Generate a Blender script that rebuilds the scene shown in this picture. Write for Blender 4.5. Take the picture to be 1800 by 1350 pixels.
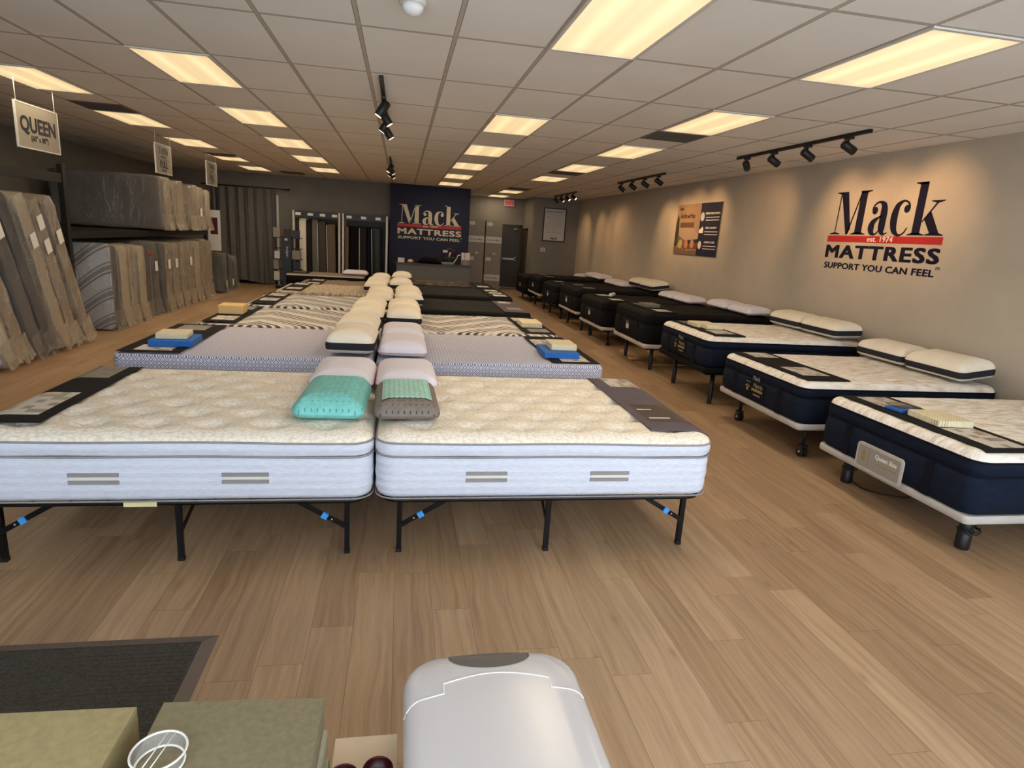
import bpy, bmesh, math, random
from mathutils import Vector, Matrix, noise
for o in list(bpy.data.objects): bpy.data.objects.remove(o)
S = bpy.context.scene
COL = S.collection
PI = math.pi
# ------------------------------------------------------------------ camera, world, big lights, exposure
F, YAW, PITCH, ROLL, EYE, CE = 1091.0, .1856, .2345, -.0658, 1.82, 3.044
cd = bpy.data.cameras.new('camera'); cam = bpy.data.objects.new('camera', cd); COL.objects.link(cam)
cd.sensor_width = 36.0; cd.lens = F / 1800 * 36.0; cd.clip_start = .05; cd.clip_end = 100
_f = Vector((math.sin(YAW) * math.cos(PITCH), math.cos(YAW) * math.cos(PITCH), -math.sin(PITCH)))
_r = Vector((math.cos(YAW), -math.sin(YAW), 0)); _d = _f.cross(_r)
_r2 = math.cos(ROLL) * _r + math.sin(ROLL) * _d; _d2 = -math.sin(ROLL) * _r + math.cos(ROLL) * _d
M3 = Matrix((_r2, -_d2, -_f)).transposed()
cam.matrix_world = Matrix.Translation((0, 0, EYE)) @ M3.to_4x4()
S.camera = cam
S.view_settings.view_transform = 'Standard'; S.view_settings.look = 'None'
S.view_settings.exposure = 0.0; S.view_settings.gamma = 1.0; S.view_settings.use_curve_mapping = False
W = bpy.data.worlds.new('world'); S.world = W; W.use_nodes = True
wn = W.node_tree; wn.nodes['Background'].inputs[0].default_value = (.62, .78, 1, 1); wn.nodes['Background'].inputs[1].default_value = .8
WIN_X0, WIN_X1, WIN_Z0, WIN_Z1, WIN_Y = -2.6, 5.2, .25, 2.85, -1.3
def area(name, loc, sx, sy, power, color, rot):
    l = bpy.data.lights.new(name, 'AREA'); l.shape = 'RECTANGLE'; l.size = sx; l.size_y = sy; l.energy = power; l.color = color
    o = bpy.data.objects.new(name, l); COL.objects.link(o); o.location = loc; o.rotation_euler = rot; return o
# daylight entering through the shop window behind the camera
area('window_daylight', ((WIN_X0 + WIN_X1) / 2, WIN_Y + .05, (WIN_Z0 + WIN_Z1) / 2), WIN_X1 - WIN_X0, WIN_Z1 - WIN_Z0, 1650, (.79, .89, 1.0), (PI / 2, 0, PI))
LAMP_E = 1.02        # radiance of the ceiling panels
PANEL_W = 13          # watts each panel sheds on the room
SPOT_W = 42          # watts per track head

# ------------------------------------------------------------------ helpers
def lin(c):
    return tuple((v / 255 / 12.92 if v / 255 <= .04045 else ((v / 255 + .055) / 1.055) ** 2.4) for v in c) + (1,)
def tag(o, label=None, cat=None, group=None, kind=None):
    if label: o['label'] = label
    if cat: o['category'] = cat
    if group: o['group'] = group
    if kind: o['kind'] = kind
    return o
def thing(name, loc, label, cat, group=None, rz=0):
    o = bpy.data.objects.new(name, None); COL.objects.link(o); o.empty_display_size = .1
    o.location = loc; o.rotation_euler = (0, 0, rz)
    return tag(o, label, cat, group)
def dup(o, loc=None, rz=None, label=None, parent=None):
    c = o.copy(); COL.objects.link(c)
    if parent: c.parent = parent
    if loc is not None: c.location = loc
    if rz is not None: c.rotation_euler = (0, 0, rz)
    if label: c['label'] = label
    for ch in list(o.children): dup(ch, parent=c)
    return c
class MB:
    def __init__(s, M=None): s.v = []; s.f = []; s.M = M; s.sm = []
    def add(s, vs, fs, smooth=False):
        n = len(s.v)
        s.v += [(s.M @ Vector(v)) if s.M else Vector(v) for v in vs]
        s.f += [tuple(i + n for i in f) for f in fs]; s.sm += [smooth] * len(fs); return s
    def box(s, x0, x1, y0, y1, z0, z1):
        return s.add([(x, y, z) for z in (z0, z1) for y in (y0, y1) for x in (x0, x1)],
                     [(0, 2, 3, 1), (4, 5, 7, 6), (0, 1, 5, 4), (2, 6, 7, 3), (0, 4, 6, 2), (1, 3, 7, 5)])
    def beam(s, a, b, w, h, up=(0, 0, 1)):
        a = Vector(a); b = Vector(b); d = (b - a); L = d.length; d.normalize(); up = Vector(up)
        if abs(d.dot(up)) > .98: up = Vector((0, 1, 0))
        r = d.cross(up).normalized(); u = r.cross(d)
        P = [p + r * (sx * w / 2) + u * (sy * h / 2) for p in (a, b) for sx, sy in ((-1, -1), (1, -1), (1, 1), (-1, 1))]
        return s.add(P, [(3, 2, 1, 0), (4, 5, 6, 7), (0, 1, 5, 4), (1, 2, 6, 5), (2, 3, 7, 6), (3, 0, 4, 7)])
    def tube(s, path, r, n=8, closed=False):
        path = [Vector(p) for p in path]; N = len(path); vs = []; fs = []
        for i, p in enumerate(path):
            a = path[(i - 1) % N] if (closed or i > 0) else p; b = path[(i + 1) % N] if (closed or i < N - 1) else p
            d = (b - a).normalized(); up = Vector((0, 0, 1)) if abs(d.z) < .9 else Vector((0, 1, 0))
            x = d.cross(up).normalized(); y = x.cross(d)
            rr = r[i] if isinstance(r, (list, tuple)) else r
            vs += [p + x * (rr * math.cos(2 * PI * k / n)) + y * (rr * math.sin(2 * PI * k / n)) for k in range(n)]
        for i in range(N if closed else N - 1):
            j = (i + 1) % N
            fs += [(i * n + k, i * n + (k + 1) % n, j * n + (k + 1) % n, j * n + k) for k in range(n)]
        if not closed: fs += [tuple(range(n - 1, -1, -1)), tuple((N - 1) * n + k for k in range(n))]
        return s.add(vs, fs, True)
    def lathe(s, c, prof, n=24, ax='z', cap=True):
        vs = []; fs = []; c = Vector(c)
        for r, z in prof:
            for k in range(n):
                a = 2 * PI * k / n; p = (r * math.cos(a), r * math.sin(a), z)
                if ax == 'x': p = (z, p[0], p[1])
                if ax == 'y': p = (p[0], z, p[1])
                vs.append(c + Vector(p))
        m = len(prof)
        for i in range(m - 1):
            fs += [(i * n + k, i * n + (k + 1) % n, (i + 1) * n + (k + 1) % n, (i + 1) * n + k) for k in range(n)]
        if cap: fs += [tuple(range(n - 1, -1, -1)), tuple((m - 1) * n + k for k in range(n))]
        return s.add(vs, fs, True)
    def rings(s, rings, cap=True):
        n = len(rings[0]); vs = [p for r in rings for p in r]; fs = []
        for i in range(len(rings) - 1):
            fs += [(i * n + k, i * n + (k + 1) % n, (i + 1) * n + (k + 1) % n, (i + 1) * n + k) for k in range(n)]
        s.add(vs, fs, True)
        if cap:
            s.add(rings[0], [tuple(range(n - 1, -1, -1))]); s.add(rings[-1], [tuple(range(n))])
        return s
    def grid(s, fn, nu, nv, flip=False):
        vs = [fn(i / nu, j / nv) for j in range(nv + 1) for i in range(nu + 1)]; w = nu + 1
        q = [(j * w + i, j * w + i + 1, (j + 1) * w + i + 1, (j + 1) * w + i) for j in range(nv) for i in range(nu)]
        return s.add(vs, [t[::-1] for t in q] if flip else q, True)
    def poly(s, pts, z0=0, z1=.004):
        n = len(pts); a = sum(pts[i][0] * pts[(i + 1) % n][1] - pts[(i + 1) % n][0] * pts[i][1] for i in range(n))
        if a < 0: pts = pts[::-1]
        return s.add([(x, y, z0) for x, y in pts] + [(x, y, z1) for x, y in pts],
                     [tuple(range(n - 1, -1, -1)), tuple(range(n, 2 * n))] + [(i, (i + 1) % n, (i + 1) % n + n, i + n) for i in range(n)])
    def nbox(s, sx, sy, sz, nx, ny, nz, amp, seed, freq=5, r=.03):
        # a subdivided, wrinkled box centred on the origin
        def P(p):
            q = Vector(p); k = Vector([max(-h / 2 + r, min(h / 2 - r, c)) for c, h in zip(q, (sx, sy, sz))])
            d = q - k
            if d.length > 1e-6: q = k + d.normalized() * min(r, d.length)
            nn = noise.noise_vector(q * freq + Vector((seed * 3.1, seed * 7.7, seed)))
            n2 = noise.noise_vector(q * freq * 3 + Vector((seed, seed * 2.7, seed)))
            return q + nn * amp + n2 * amp * .4
        for ax in range(3):
            dims = [sx, sy, sz]; ns = [nx, ny, nz]; u, v = (ax + 1) % 3, (ax + 2) % 3
            for sg in (-1, 1):
                def fn(a, b):
                    p = [0, 0, 0]; p[ax] = sg * dims[ax] / 2; p[u] = (a - .5) * dims[u]; p[v] = (b - .5) * dims[v]; return P(p)
                s.grid(fn, ns[u], ns[v], flip=(sg < 0))
        return s
    def build(s, name, mat, parent=None, ob=None, world=True, flat=False):
        me = bpy.data.meshes.new(name)
        off = Vector((0, 0, 0))
        if parent and world:
            q = parent
            while q: off = off + Vector(q.location); q = q.parent
        me.from_pydata([v - off for v in s.v], [], s.f); me.update()
        if not flat:
            for p, sm in zip(me.polygons, s.sm): p.use_smooth = sm
        if mat: me.materials.append(mat)
        o = bpy.data.objects.new(name, me); COL.objects.link(o)
        if parent: o.parent = parent
        return o
def solo(name, mb, mat, label, cat, group=None, loc=(0, 0, 0)):
    """a thing that is one mesh, its origin at loc"""
    me = bpy.data.meshes.new(name); L = Vector(loc)
    me.from_pydata([v - L for v in mb.v], [], mb.f)
    for p, sm in zip(me.polygons, mb.sm): p.use_smooth = sm
    me.materials.append(mat); o = bpy.data.objects.new(name, me); COL.objects.link(o); o.location = L
    return tag(o, label, cat, group)
def struct(name, mb, mat):
    o = mb.build(name, mat); o['kind'] = 'structure'; return o
def text_mb(mb, s, size, M, offset=0., ext=.002, align='CENTER', space=1.0, sx=1.0):
    cu = bpy.data.curves.new('t', 'FONT'); cu.body = s; cu.size = size; cu.align_x = align; cu.align_y = 'BOTTOM_BASELINE'
    cu.offset = offset; cu.extrude = ext; cu.space_character = space; cu.resolution_u = 3
    o = bpy.data.objects.new('t', cu); COL.objects.link(o); bpy.context.view_layer.update()
    me = bpy.data.meshes.new_from_object(o.evaluated_get(bpy.context.evaluated_depsgraph_get()))
    bpy.data.objects.remove(o); bpy.data.curves.remove(cu)
    mb.add([M @ Vector((v.co.x * sx, v.co.y, v.co.z)) for v in me.vertices], [tuple(p.vertices) for p in me.polygons])
    bpy.data.meshes.remove(me); return mb
def frame_on(loc, axis):
    """local x right, y up, z out of the surface"""
    X, Y, Z = {'-x': ((0, -1, 0), (0, 0, 1), (-1, 0, 0)), '-y': ((1, 0, 0), (0, 0, 1), (0, -1, 0)), '+x': ((0, 1, 0), (0, 0, 1), (1, 0, 0)),
               'up': ((1, 0, 0), (0, 1, 0), (0, 0, 1))}[axis]
    m = Matrix((X, Y, Z)).transposed().to_4x4(); m.translation = Vector(loc); return m
def rr_path(hx, hy, r, n=6, z=0):
    P = []
    for cx, cy, a0 in ((hx - r, hy - r, 0), (-hx + r, hy - r, PI / 2), (-hx + r, -hy + r, PI), (hx - r, -hy + r, 3 * PI / 2)):
        P += [(cx + r * math.cos(a0 + PI / 2 * k / n), cy + r * math.sin(a0 + PI / 2 * k / n), z) for k in range(n + 1)]
    # extra points along the straight sides so that shading follows
    Q = []
    for i, p in enumerate(P):
        q = P[(i + 1) % len(P)]; Q.append(p); d = math.hypot(q[0] - p[0], q[1] - p[1])
        k = int(d / .12)
        for t in range(1, k): Q.append((p[0] + (q[0] - p[0]) * t / k, p[1] + (q[1] - p[1]) * t / k, z))
    return Q
def rr_map(x, y, hx, hy, r):
    """square grid point to rounded rectangle; returns x, y, distance from the edge"""
    cx = max(-hx + r, min(hx - r, x)); cy = max(-hy + r, min(hy - r, y)); dx, dy = x - cx, y - cy
    s = max(abs(dx), abs(dy)); l = math.hypot(dx, dy)
    if abs(dx) > 1e-9 and abs(dy) > 1e-9: x, y = cx + dx * s / l, cy + dy * s / l
    return x, y, min(hx - abs(x), hy - abs(y)) if (abs(dx) < 1e-9 or abs(dy) < 1e-9) else r - s
def crown(e, rad): 
    t = min(1, max(0, e / rad)); return math.sqrt(max(0, 1 - (1 - t) ** 2))
# ------------------------------------------------------------------ materials
class NT:
    def __init__(s, name, rough=.6, metal=0, spec=.4):
        s.m = bpy.data.materials.new(name); s.m.use_nodes = True; s.t = s.m.node_tree; s.n = s.t.nodes
        s.b = s.n['Principled BSDF']; s.b.inputs['Roughness'].default_value = rough; s.b.inputs['Metallic'].default_value = metal
        s.b.inputs['Specular IOR Level'].default_value = spec; s._co = None
    def lk(s, a, b): s.t.links.new(a, b)
    def val(s, sock, v):
        if hasattr(v, 'is_linked') or isinstance(v, bpy.types.NodeSocket): s.lk(v, sock)
        else: sock.default_value = v
    def co(s):
        if not s._co: s._co = s.n.new('ShaderNodeTexCoord').outputs['Object']
        return s._co
    def geo(s): return s.n.new('ShaderNodeNewGeometry').outputs['Position']
    def m_(s, op, a, b=0, c=0):
        d = s.n.new('ShaderNodeMath'); d.operation = op
        for k, v in enumerate((a, b, c)): s.val(d.inputs[k], v)
        return d.outputs[0]
    def xyz(s, v):
        d = s.n.new('ShaderNodeSeparateXYZ'); s.lk(v, d.inputs[0]); return d.outputs
    def vec(s, x, y, z):
        d = s.n.new('ShaderNodeCombineXYZ')
        for k, v in enumerate((x, y, z)): s.val(d.inputs[k], v)
        return d.outputs[0]
    def scale(s, v, sc):
        d = s.n.new('ShaderNodeVectorMath'); d.operation = 'MULTIPLY'; s.lk(v, d.inputs[0]); d.inputs[1].default_value = sc; return d.outputs[0]
    def noise(s, v, sc, det=3, rough=.5):
        d = s.n.new('ShaderNodeTexNoise'); s.lk(v, d.inputs['Vector']); d.inputs['Scale'].default_value = sc
        d.inputs['Detail'].default_value = det; d.inputs['Roughness'].default_value = rough; return d.outputs[0]
    def white(s, v):
        d = s.n.new('ShaderNodeTexWhiteNoise'); d.noise_dimensions = '3D'; s.lk(v, d.inputs['Vector']); return d.outputs['Value']
    def voro(s, v, sc, feat='F1'):
        d = s.n.new('ShaderNodeTexVoronoi'); d.voronoi_dimensions = '2D'; s.lk(v, d.inputs['Vector']); d.inputs['Scale'].default_value = sc; d.feature = feat; return d.outputs['Distance']
    def ramp(s, f, stops, interp='LINEAR'):
        d = s.n.new('ShaderNodeValToRGB'); s.val(d.inputs[0], f); r = d.color_ramp; r.interpolation = interp
        r.elements.remove(r.elements[1]); r.elements[0].position = stops[0][0]; r.elements[0].color = lin(stops[0][1])
        for p, c in stops[1:]: r.elements.new(p).color = lin(c)
        return d.outputs[0]
    def mix(s, f, a, b, mode='MIX'):
        d = s.n.new('ShaderNodeMix'); d.data_type = 'RGBA'; d.blend_type = mode; s.val(d.inputs[0], f)
        s.val(d.inputs[6], a); s.val(d.inputs[7], b); return d.outputs[2]
    def bump(s, h, strength=.3, dist=.01):
        d = s.n.new('ShaderNodeBump'); s.lk(h, d.inputs['Height']); d.inputs['Strength'].default_value = strength
        d.inputs['Distance'].default_value = dist; s.lk(d.outputs[0], s.b.inputs['Normal']); return s
    def base(s, v): s.val(s.b.inputs['Base Color'], v); return s
def plain(name, c, rough=.6, metal=0, spec=.4, nz=0, nsc=12, bump=0, bsc=60):
    t = NT(name, rough, metal, spec)
    if nz:
        f = t.noise(t.co(), nsc, 4); k = nz
        t.base(t.ramp(f, [(.3, tuple(max(0, v * (1 - k)) for v in c)), (.7, tuple(min(255, v * (1 + k)) for v in c))]))
    else: t.base(lin(c))
    if bump: t.bump(t.noise(t.co(), bsc, 3), bump, .004)
    return t.m
def fabric(name, c, sc=260, nz=.06, bump=.25, rough=.9):
    t = NT(name, rough, 0, .15); co = t.co()
    w = t.noise(t.scale(co, (1, 1, 1)), sc, 2)
    f = t.m_('ADD', t.m_('MULTIPLY', t.noise(co, 6, 3), .5), t.m_('MULTIPLY', w, .5))
    t.base(t.ramp(f, [(.3, tuple(v * (1 - nz) for v in c)), (.7, tuple(min(255, v * (1 + nz)) for v in c))]))
    t.bump(w, bump, .002); return t.m
def m_floor():
    t = NT('oak_plank_floor', .42, 0, .35); p = t.geo(); x, y, z = t.xyz(p)
    u = t.m_('DIVIDE', x, .186); col = t.m_('FLOOR', u)
    off = t.m_('MULTIPLY', t.white(t.vec(col, 3.7, 0)), 1.25)
    v = t.m_('DIVIDE', t.m_('ADD', y, off), 1.25); row = t.m_('FLOOR', v)
    h = t.white(t.vec(col, row, 1.3)); h2 = t.white(t.vec(col, row, 8.3))
    fu = t.m_('FRACT', u); fv = t.m_('FRACT', v)
    eu = t.m_('MINIMUM', fu, t.m_('SUBTRACT', 1, fu)); ev = t.m_('MULTIPLY', t.m_('MINIMUM', fv, t.m_('SUBTRACT', 1, fv)), 6.7)
    seam = t.m_('LESS_THAN', t.m_('MINIMUM', eu, ev), .008)
    q = t.vec(t.m_('ADD', x, t.m_('MULTIPLY', h, 9)), t.m_('ADD', y, t.m_('MULTIPLY', h2, 17)), 0)
    warp = t.noise(t.scale(q, (3.2, .9, 1)), 1.6, 2)
    gr = t.noise(t.vec(t.m_('ADD', t.m_('MULTIPLY', t.xyz(q)[0], 34), t.m_('MULTIPLY', warp, 3.5)), t.m_('MULTIPLY', t.xyz(q)[1], 1.0), 0), 1.0, 5, .6)
    fine = t.noise(t.scale(q, (190, 5, 1)), 1.0, 3, .6)
    br = t.noise(t.scale(q, (5, 1.1, 1)), 1.3, 2)
    c = t.ramp(gr, [(.25, (110, 82, 58)), (.42, (155, 123, 91)), (.56, (177, 145, 110)), (.78, (196, 164, 128))])
    c = t.mix(.48, c, t.ramp(h, [(0, (138, 107, 78)), (.35, (163, 131, 98)), (.7, (176, 144, 110)), (1, (191, 160, 124))]))
    c = t.mix(t.m_('MULTIPLY', t.ramp(br, [(.45, (0, 0, 0)), (.75, (255, 255, 255))]), .30), c, lin((146, 122, 100)))
    c = t.mix(t.m_('MULTIPLY', t.ramp(fine, [(.5, (0, 0, 0)), (.85, (255, 255, 255))]), .42), c, lin((126, 96, 70)))
    kn = t.voro(t.scale(q, (2.1, .95, 1)), 1.0)
    c = t.mix(t.ramp(kn, [(.015, (150, 150, 150)), (.04, (90, 90, 90)), (.085, (0, 0, 0))]), c, lin((98, 74, 54)))
    c = t.mix(t.m_('MULTIPLY', seam, .45), c, lin((80, 58, 40)))
    t.base(c); t.val(t.b.inputs['Roughness'], t.m_('ADD', .36, t.m_('MULTIPLY', gr, .16)))
    t.bump(t.m_('SUBTRACT', fine, t.m_('MULTIPLY', seam, 2)), .12, .002); return t.m
def m_ceiling():
    t = NT('acoustic_ceiling_tile', .9, 0, .1); p = t.geo(); x, y, z = t.xyz(p)
    fu = t.m_('FRACT', t.m_('ADD', t.m_('DIVIDE', t.m_('ADD', x, .9078), .61), 50)); fv = t.m_('FRACT', t.m_('ADD', t.m_('DIVIDE', t.m_('SUBTRACT', y, 4.4439), 1.22), 50))
    eu = t.m_('MULTIPLY', t.m_('MINIMUM', fu, t.m_('SUBTRACT', 1, fu)), .61); ev = t.m_('MULTIPLY', t.m_('MINIMUM', fv, t.m_('SUBTRACT', 1, fv)), 1.22)
    e = t.m_('MINIMUM', eu, ev); bar = t.m_('LESS_THAN', e, .0125); gap = t.m_('LESS_THAN', e, .016)
    sp = t.noise(p, 90, 3); wear = t.noise(p, 1.3, 4)
    c = t.mix(.5, t.ramp(sp, [(.3, (226, 220, 210)), (.6, (234, 229, 220))]), t.ramp(wear, [(.3, (222, 215, 204)), (.7, (236, 231, 222))]))
    c = t.mix(gap, c, lin((112, 102, 90))); c = t.mix(bar, c, lin((184, 174, 158))); t.base(c)
    t.bump(t.m_('SUBTRACT', t.m_('MULTIPLY', sp, .3), t.m_('MULTIPLY', gap, .6)), .3, .006); return t.m
def m_quilt(name, c1, c2, dot=70, strength=.55):
    """knit ticking with small raised dots"""
    t = NT(name, .92, 0, .12); co = t.co(); x, y, z = t.xyz(co)
    w = t.noise(co, 9, 3); a = t.vec(t.m_('ADD', x, t.m_('MULTIPLY', w, .02)), t.m_('ADD', y, t.m_('MULTIPLY', w, .02)), 0)
    v = t.voro(t.scale(a, (.7, 1.25, 1)), dot); f = t.noise(t.scale(co, (1, 2.2, 1)), 55, 3)
    h = t.m_('ADD', t.m_('MULTIPLY', t.m_('SUBTRACT', 1, v), .8), t.m_('MULTIPLY', f, .12))
    t.base(t.ramp(v, [(.05, c1), (.75, c2)])); t.bump(h, strength, .012); return t.m
def m_diamond():
    t = NT('diamond_knit', .85, 0, .2); x, y, z = t.xyz(t.co())
    k = 30.0
    yy = t.m_('SUBTRACT', y, z)
    a = t.m_('FRACT', t.m_('ADD', t.m_('MULTIPLY', t.m_('ADD', x, yy), k / 1.7), 100)); b = t.m_('FRACT', t.m_('ADD', t.m_('MULTIPLY', t.m_('SUBTRACT', x, yy), k / 1.7), 100))
    ea = t.m_('ABSOLUTE', t.m_('SUBTRACT', a, .5)); eb = t.m_('ABSOLUTE', t.m_('SUBTRACT', b, .5)); e = t.m_('MAXIMUM', ea, eb)
    c = t.ramp(e, [(.0, (150, 150, 170)), (.13, (222, 222, 232)), (.17, (216, 216, 228)), (.28, (216, 216, 228)), (.30, (112, 112, 142)), (.41, (104, 104, 136)), (.43, (226, 226, 234))])
    t.base(c); t.bump(e, .2, .004); return t.m
def m_stripe(name, flip=1):
    t = NT(name, .85, 0, .2); x, y, z = t.xyz(t.co())
    tri = t.m_('PINGPONG', t.m_('ADD', x, 7.2), .85)
    u = t.m_('ADD', t.m_('MULTIPLY', tri, .95 * flip), t.m_('ADD', y, t.m_('MINIMUM', z, .29)))
    f = t.m_('FRACT', t.m_('ADD', t.m_('MULTIPLY', u, 2.3), 40))
    W_, G, K, B = (226, 222, 216), (196, 190, 182), (90, 81, 72), (150, 138, 124)
    c = t.ramp(f, [(0, K), (.11, W_), (.2, K), (.31, W_), (.4, K), (.51, W_), (.62, G), (.72, W_), (.83, B), (.92, W_)], 'CONSTANT')
    t.base(c); t.bump(t.noise(t.co(), 300, 2), .2, .002); return t.m
def m_curvy():
    """swirled quilting on the plush mattress tops"""
    t = NT('cream_swirl_quilt', .9, 0, .15); co = t.co()
    w = t.noise(co, 5, 2); f = t.noise(t.scale(co, (5, 14, 4)), 1.4, 3, .6)
    t.base(t.ramp(f, [(.32, (212, 198, 178)), (.5, (238, 228, 214)), (.7, (246, 239, 229))])); t.bump(t.m_('ADD', f, t.m_('MULTIPLY', w, .5)), .8, .03); return t.m
def m_sidepanel():
    t = NT('white_quilted_border', .9, 0, .15); x, y, z = t.xyz(t.co())
    r = t.m_('FRACT', t.m_('MULTIPLY', z, 22)); n = t.noise(t.scale(t.co(), (26, 26, 120)), 1, 3)
    t.base(t.ramp(n, [(.3, (206, 208, 217)), (.7, (220, 221, 229))]))
    t.bump(t.m_('ADD', t.m_('MULTIPLY', t.m_('PINGPONG', r, .5), 1.0), t.m_('MULTIPLY', n, .3)), .6, .010); return t.m
def m_navy(name, c, c2, nsc=14):
    t = NT(name, .85, 0, .2); co = t.co(); f = t.noise(t.scale(co, (1, 1, 5)), nsc, 4); g = t.noise(co, 400, 2)
    t.base(t.ramp(t.m_('ADD', t.m_('MULTIPLY', f, .6), t.m_('MULTIPLY', g, .4)), [(.35, c), (.65, c2)])); t.bump(f, .25, .006); return t.m
def m_plastic(name, c, alpha=.4):
    t = NT(name, .16, 0, .7); oi = t.n.new('ShaderNodeObjectInfo').outputs['Random']
    sh = t.n.new('ShaderNodeVectorMath'); sh.operation = 'ADD'; t.lk(t.co(), sh.inputs[0]); t.lk(t.vec(t.m_('MULTIPLY', oi, 17), t.m_('MULTIPLY', oi, 31), t.m_('MULTIPLY', oi, 47)), sh.inputs[1]); co = sh.outputs[0]
    n1 = t.noise(t.scale(co, (6, 6, 2)), 1.2, 3, .55)
    d = t.n.new('ShaderNodeTexNoise'); t.lk(t.scale(co, (2.2, 2.2, .8)), d.inputs['Vector']); d.inputs['Scale'].default_value = 1.7; d.inputs['Detail'].default_value = 4; d.inputs['Distortion'].default_value = 1.4; d.inputs['Roughness'].default_value = .6
    # creases of the film: thin folds where the noise crosses its middle value, milky to paint in sheen
    cr = t.m_('ABSOLUTE', t.m_('SUBTRACT', d.outputs[0], .5)); fold_sheen = t.m_('MAXIMUM', 0, t.m_('SUBTRACT', 1, t.m_('MULTIPLY', cr, 34)))
    t.base(lin(c)); t.bump(t.m_('ADD', n1, t.m_('MULTIPLY', fold_sheen, .35)), .55, .04)
    t.val(t.b.inputs['Alpha'], t.m_('ADD', alpha - .2, t.m_('ADD', t.m_('MULTIPLY', n1, .36), t.m_('MULTIPLY', fold_sheen, .17)))); return t.m
def m_card(name, seed, bg=(206, 198, 184), inks=((120, 108, 98), (170, 130, 120), (128, 134, 110))):
    """printed leaflet: blocks of small print and pictures"""
    t = NT(name, .45, 0, .4); x, y, z = t.xyz(t.co())
    cx = t.m_('FLOOR', t.m_('MULTIPLY', t.m_('ADD', x, 5), 22)); cy = t.m_('FLOOR', t.m_('MULTIPLY', t.m_('ADD', y, 5), 16))
    h = t.white(t.vec(cx, cy, seed)); li = t.m_('GREATER_THAN', t.m_('FRACT', t.m_('MULTIPLY', y, 90)), .5)
    c = t.ramp(h, [(0, bg), (.45, bg), (.46, inks[0]), (.6, inks[1]), (.7, bg), (.86, inks[2]), (.93, bg)], 'CONSTANT')
    t.base(t.mix(t.m_('MULTIPLY', li, .45), c, lin(bg))); return t.m
def m_lamp():
    t = NT('lit_prismatic_diffuser', .4); x, y, z = t.xyz(t.co())
    d = t.m_('ABSOLUTE', t.m_('SUBTRACT', t.m_('ABSOLUTE', x), .14))
    g = t.ramp(d, [(0, (255, 255, 255)), (.035, (238, 238, 238)), (.10, (214, 214, 214)), (.16, (232, 232, 232))])
    e = t.m_('SMOOTH_MIN', t.m_('MULTIPLY', t.m_('SUBTRACT', .60, t.m_('ABSOLUTE', y)), 9), 1.0, .3)
    t.base(lin((240, 230, 205)))
    t.val(t.b.inputs['Emission Color'], t.mix(1.0, g, (1.0, .74, .385, 1), 'MULTIPLY'))
    t.val(t.b.inputs['Emission Strength'], t.m_('MULTIPLY', t.m_('ADD', t.m_('MULTIPLY', e, .3), .7), LAMP_E)); return t.m
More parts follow.
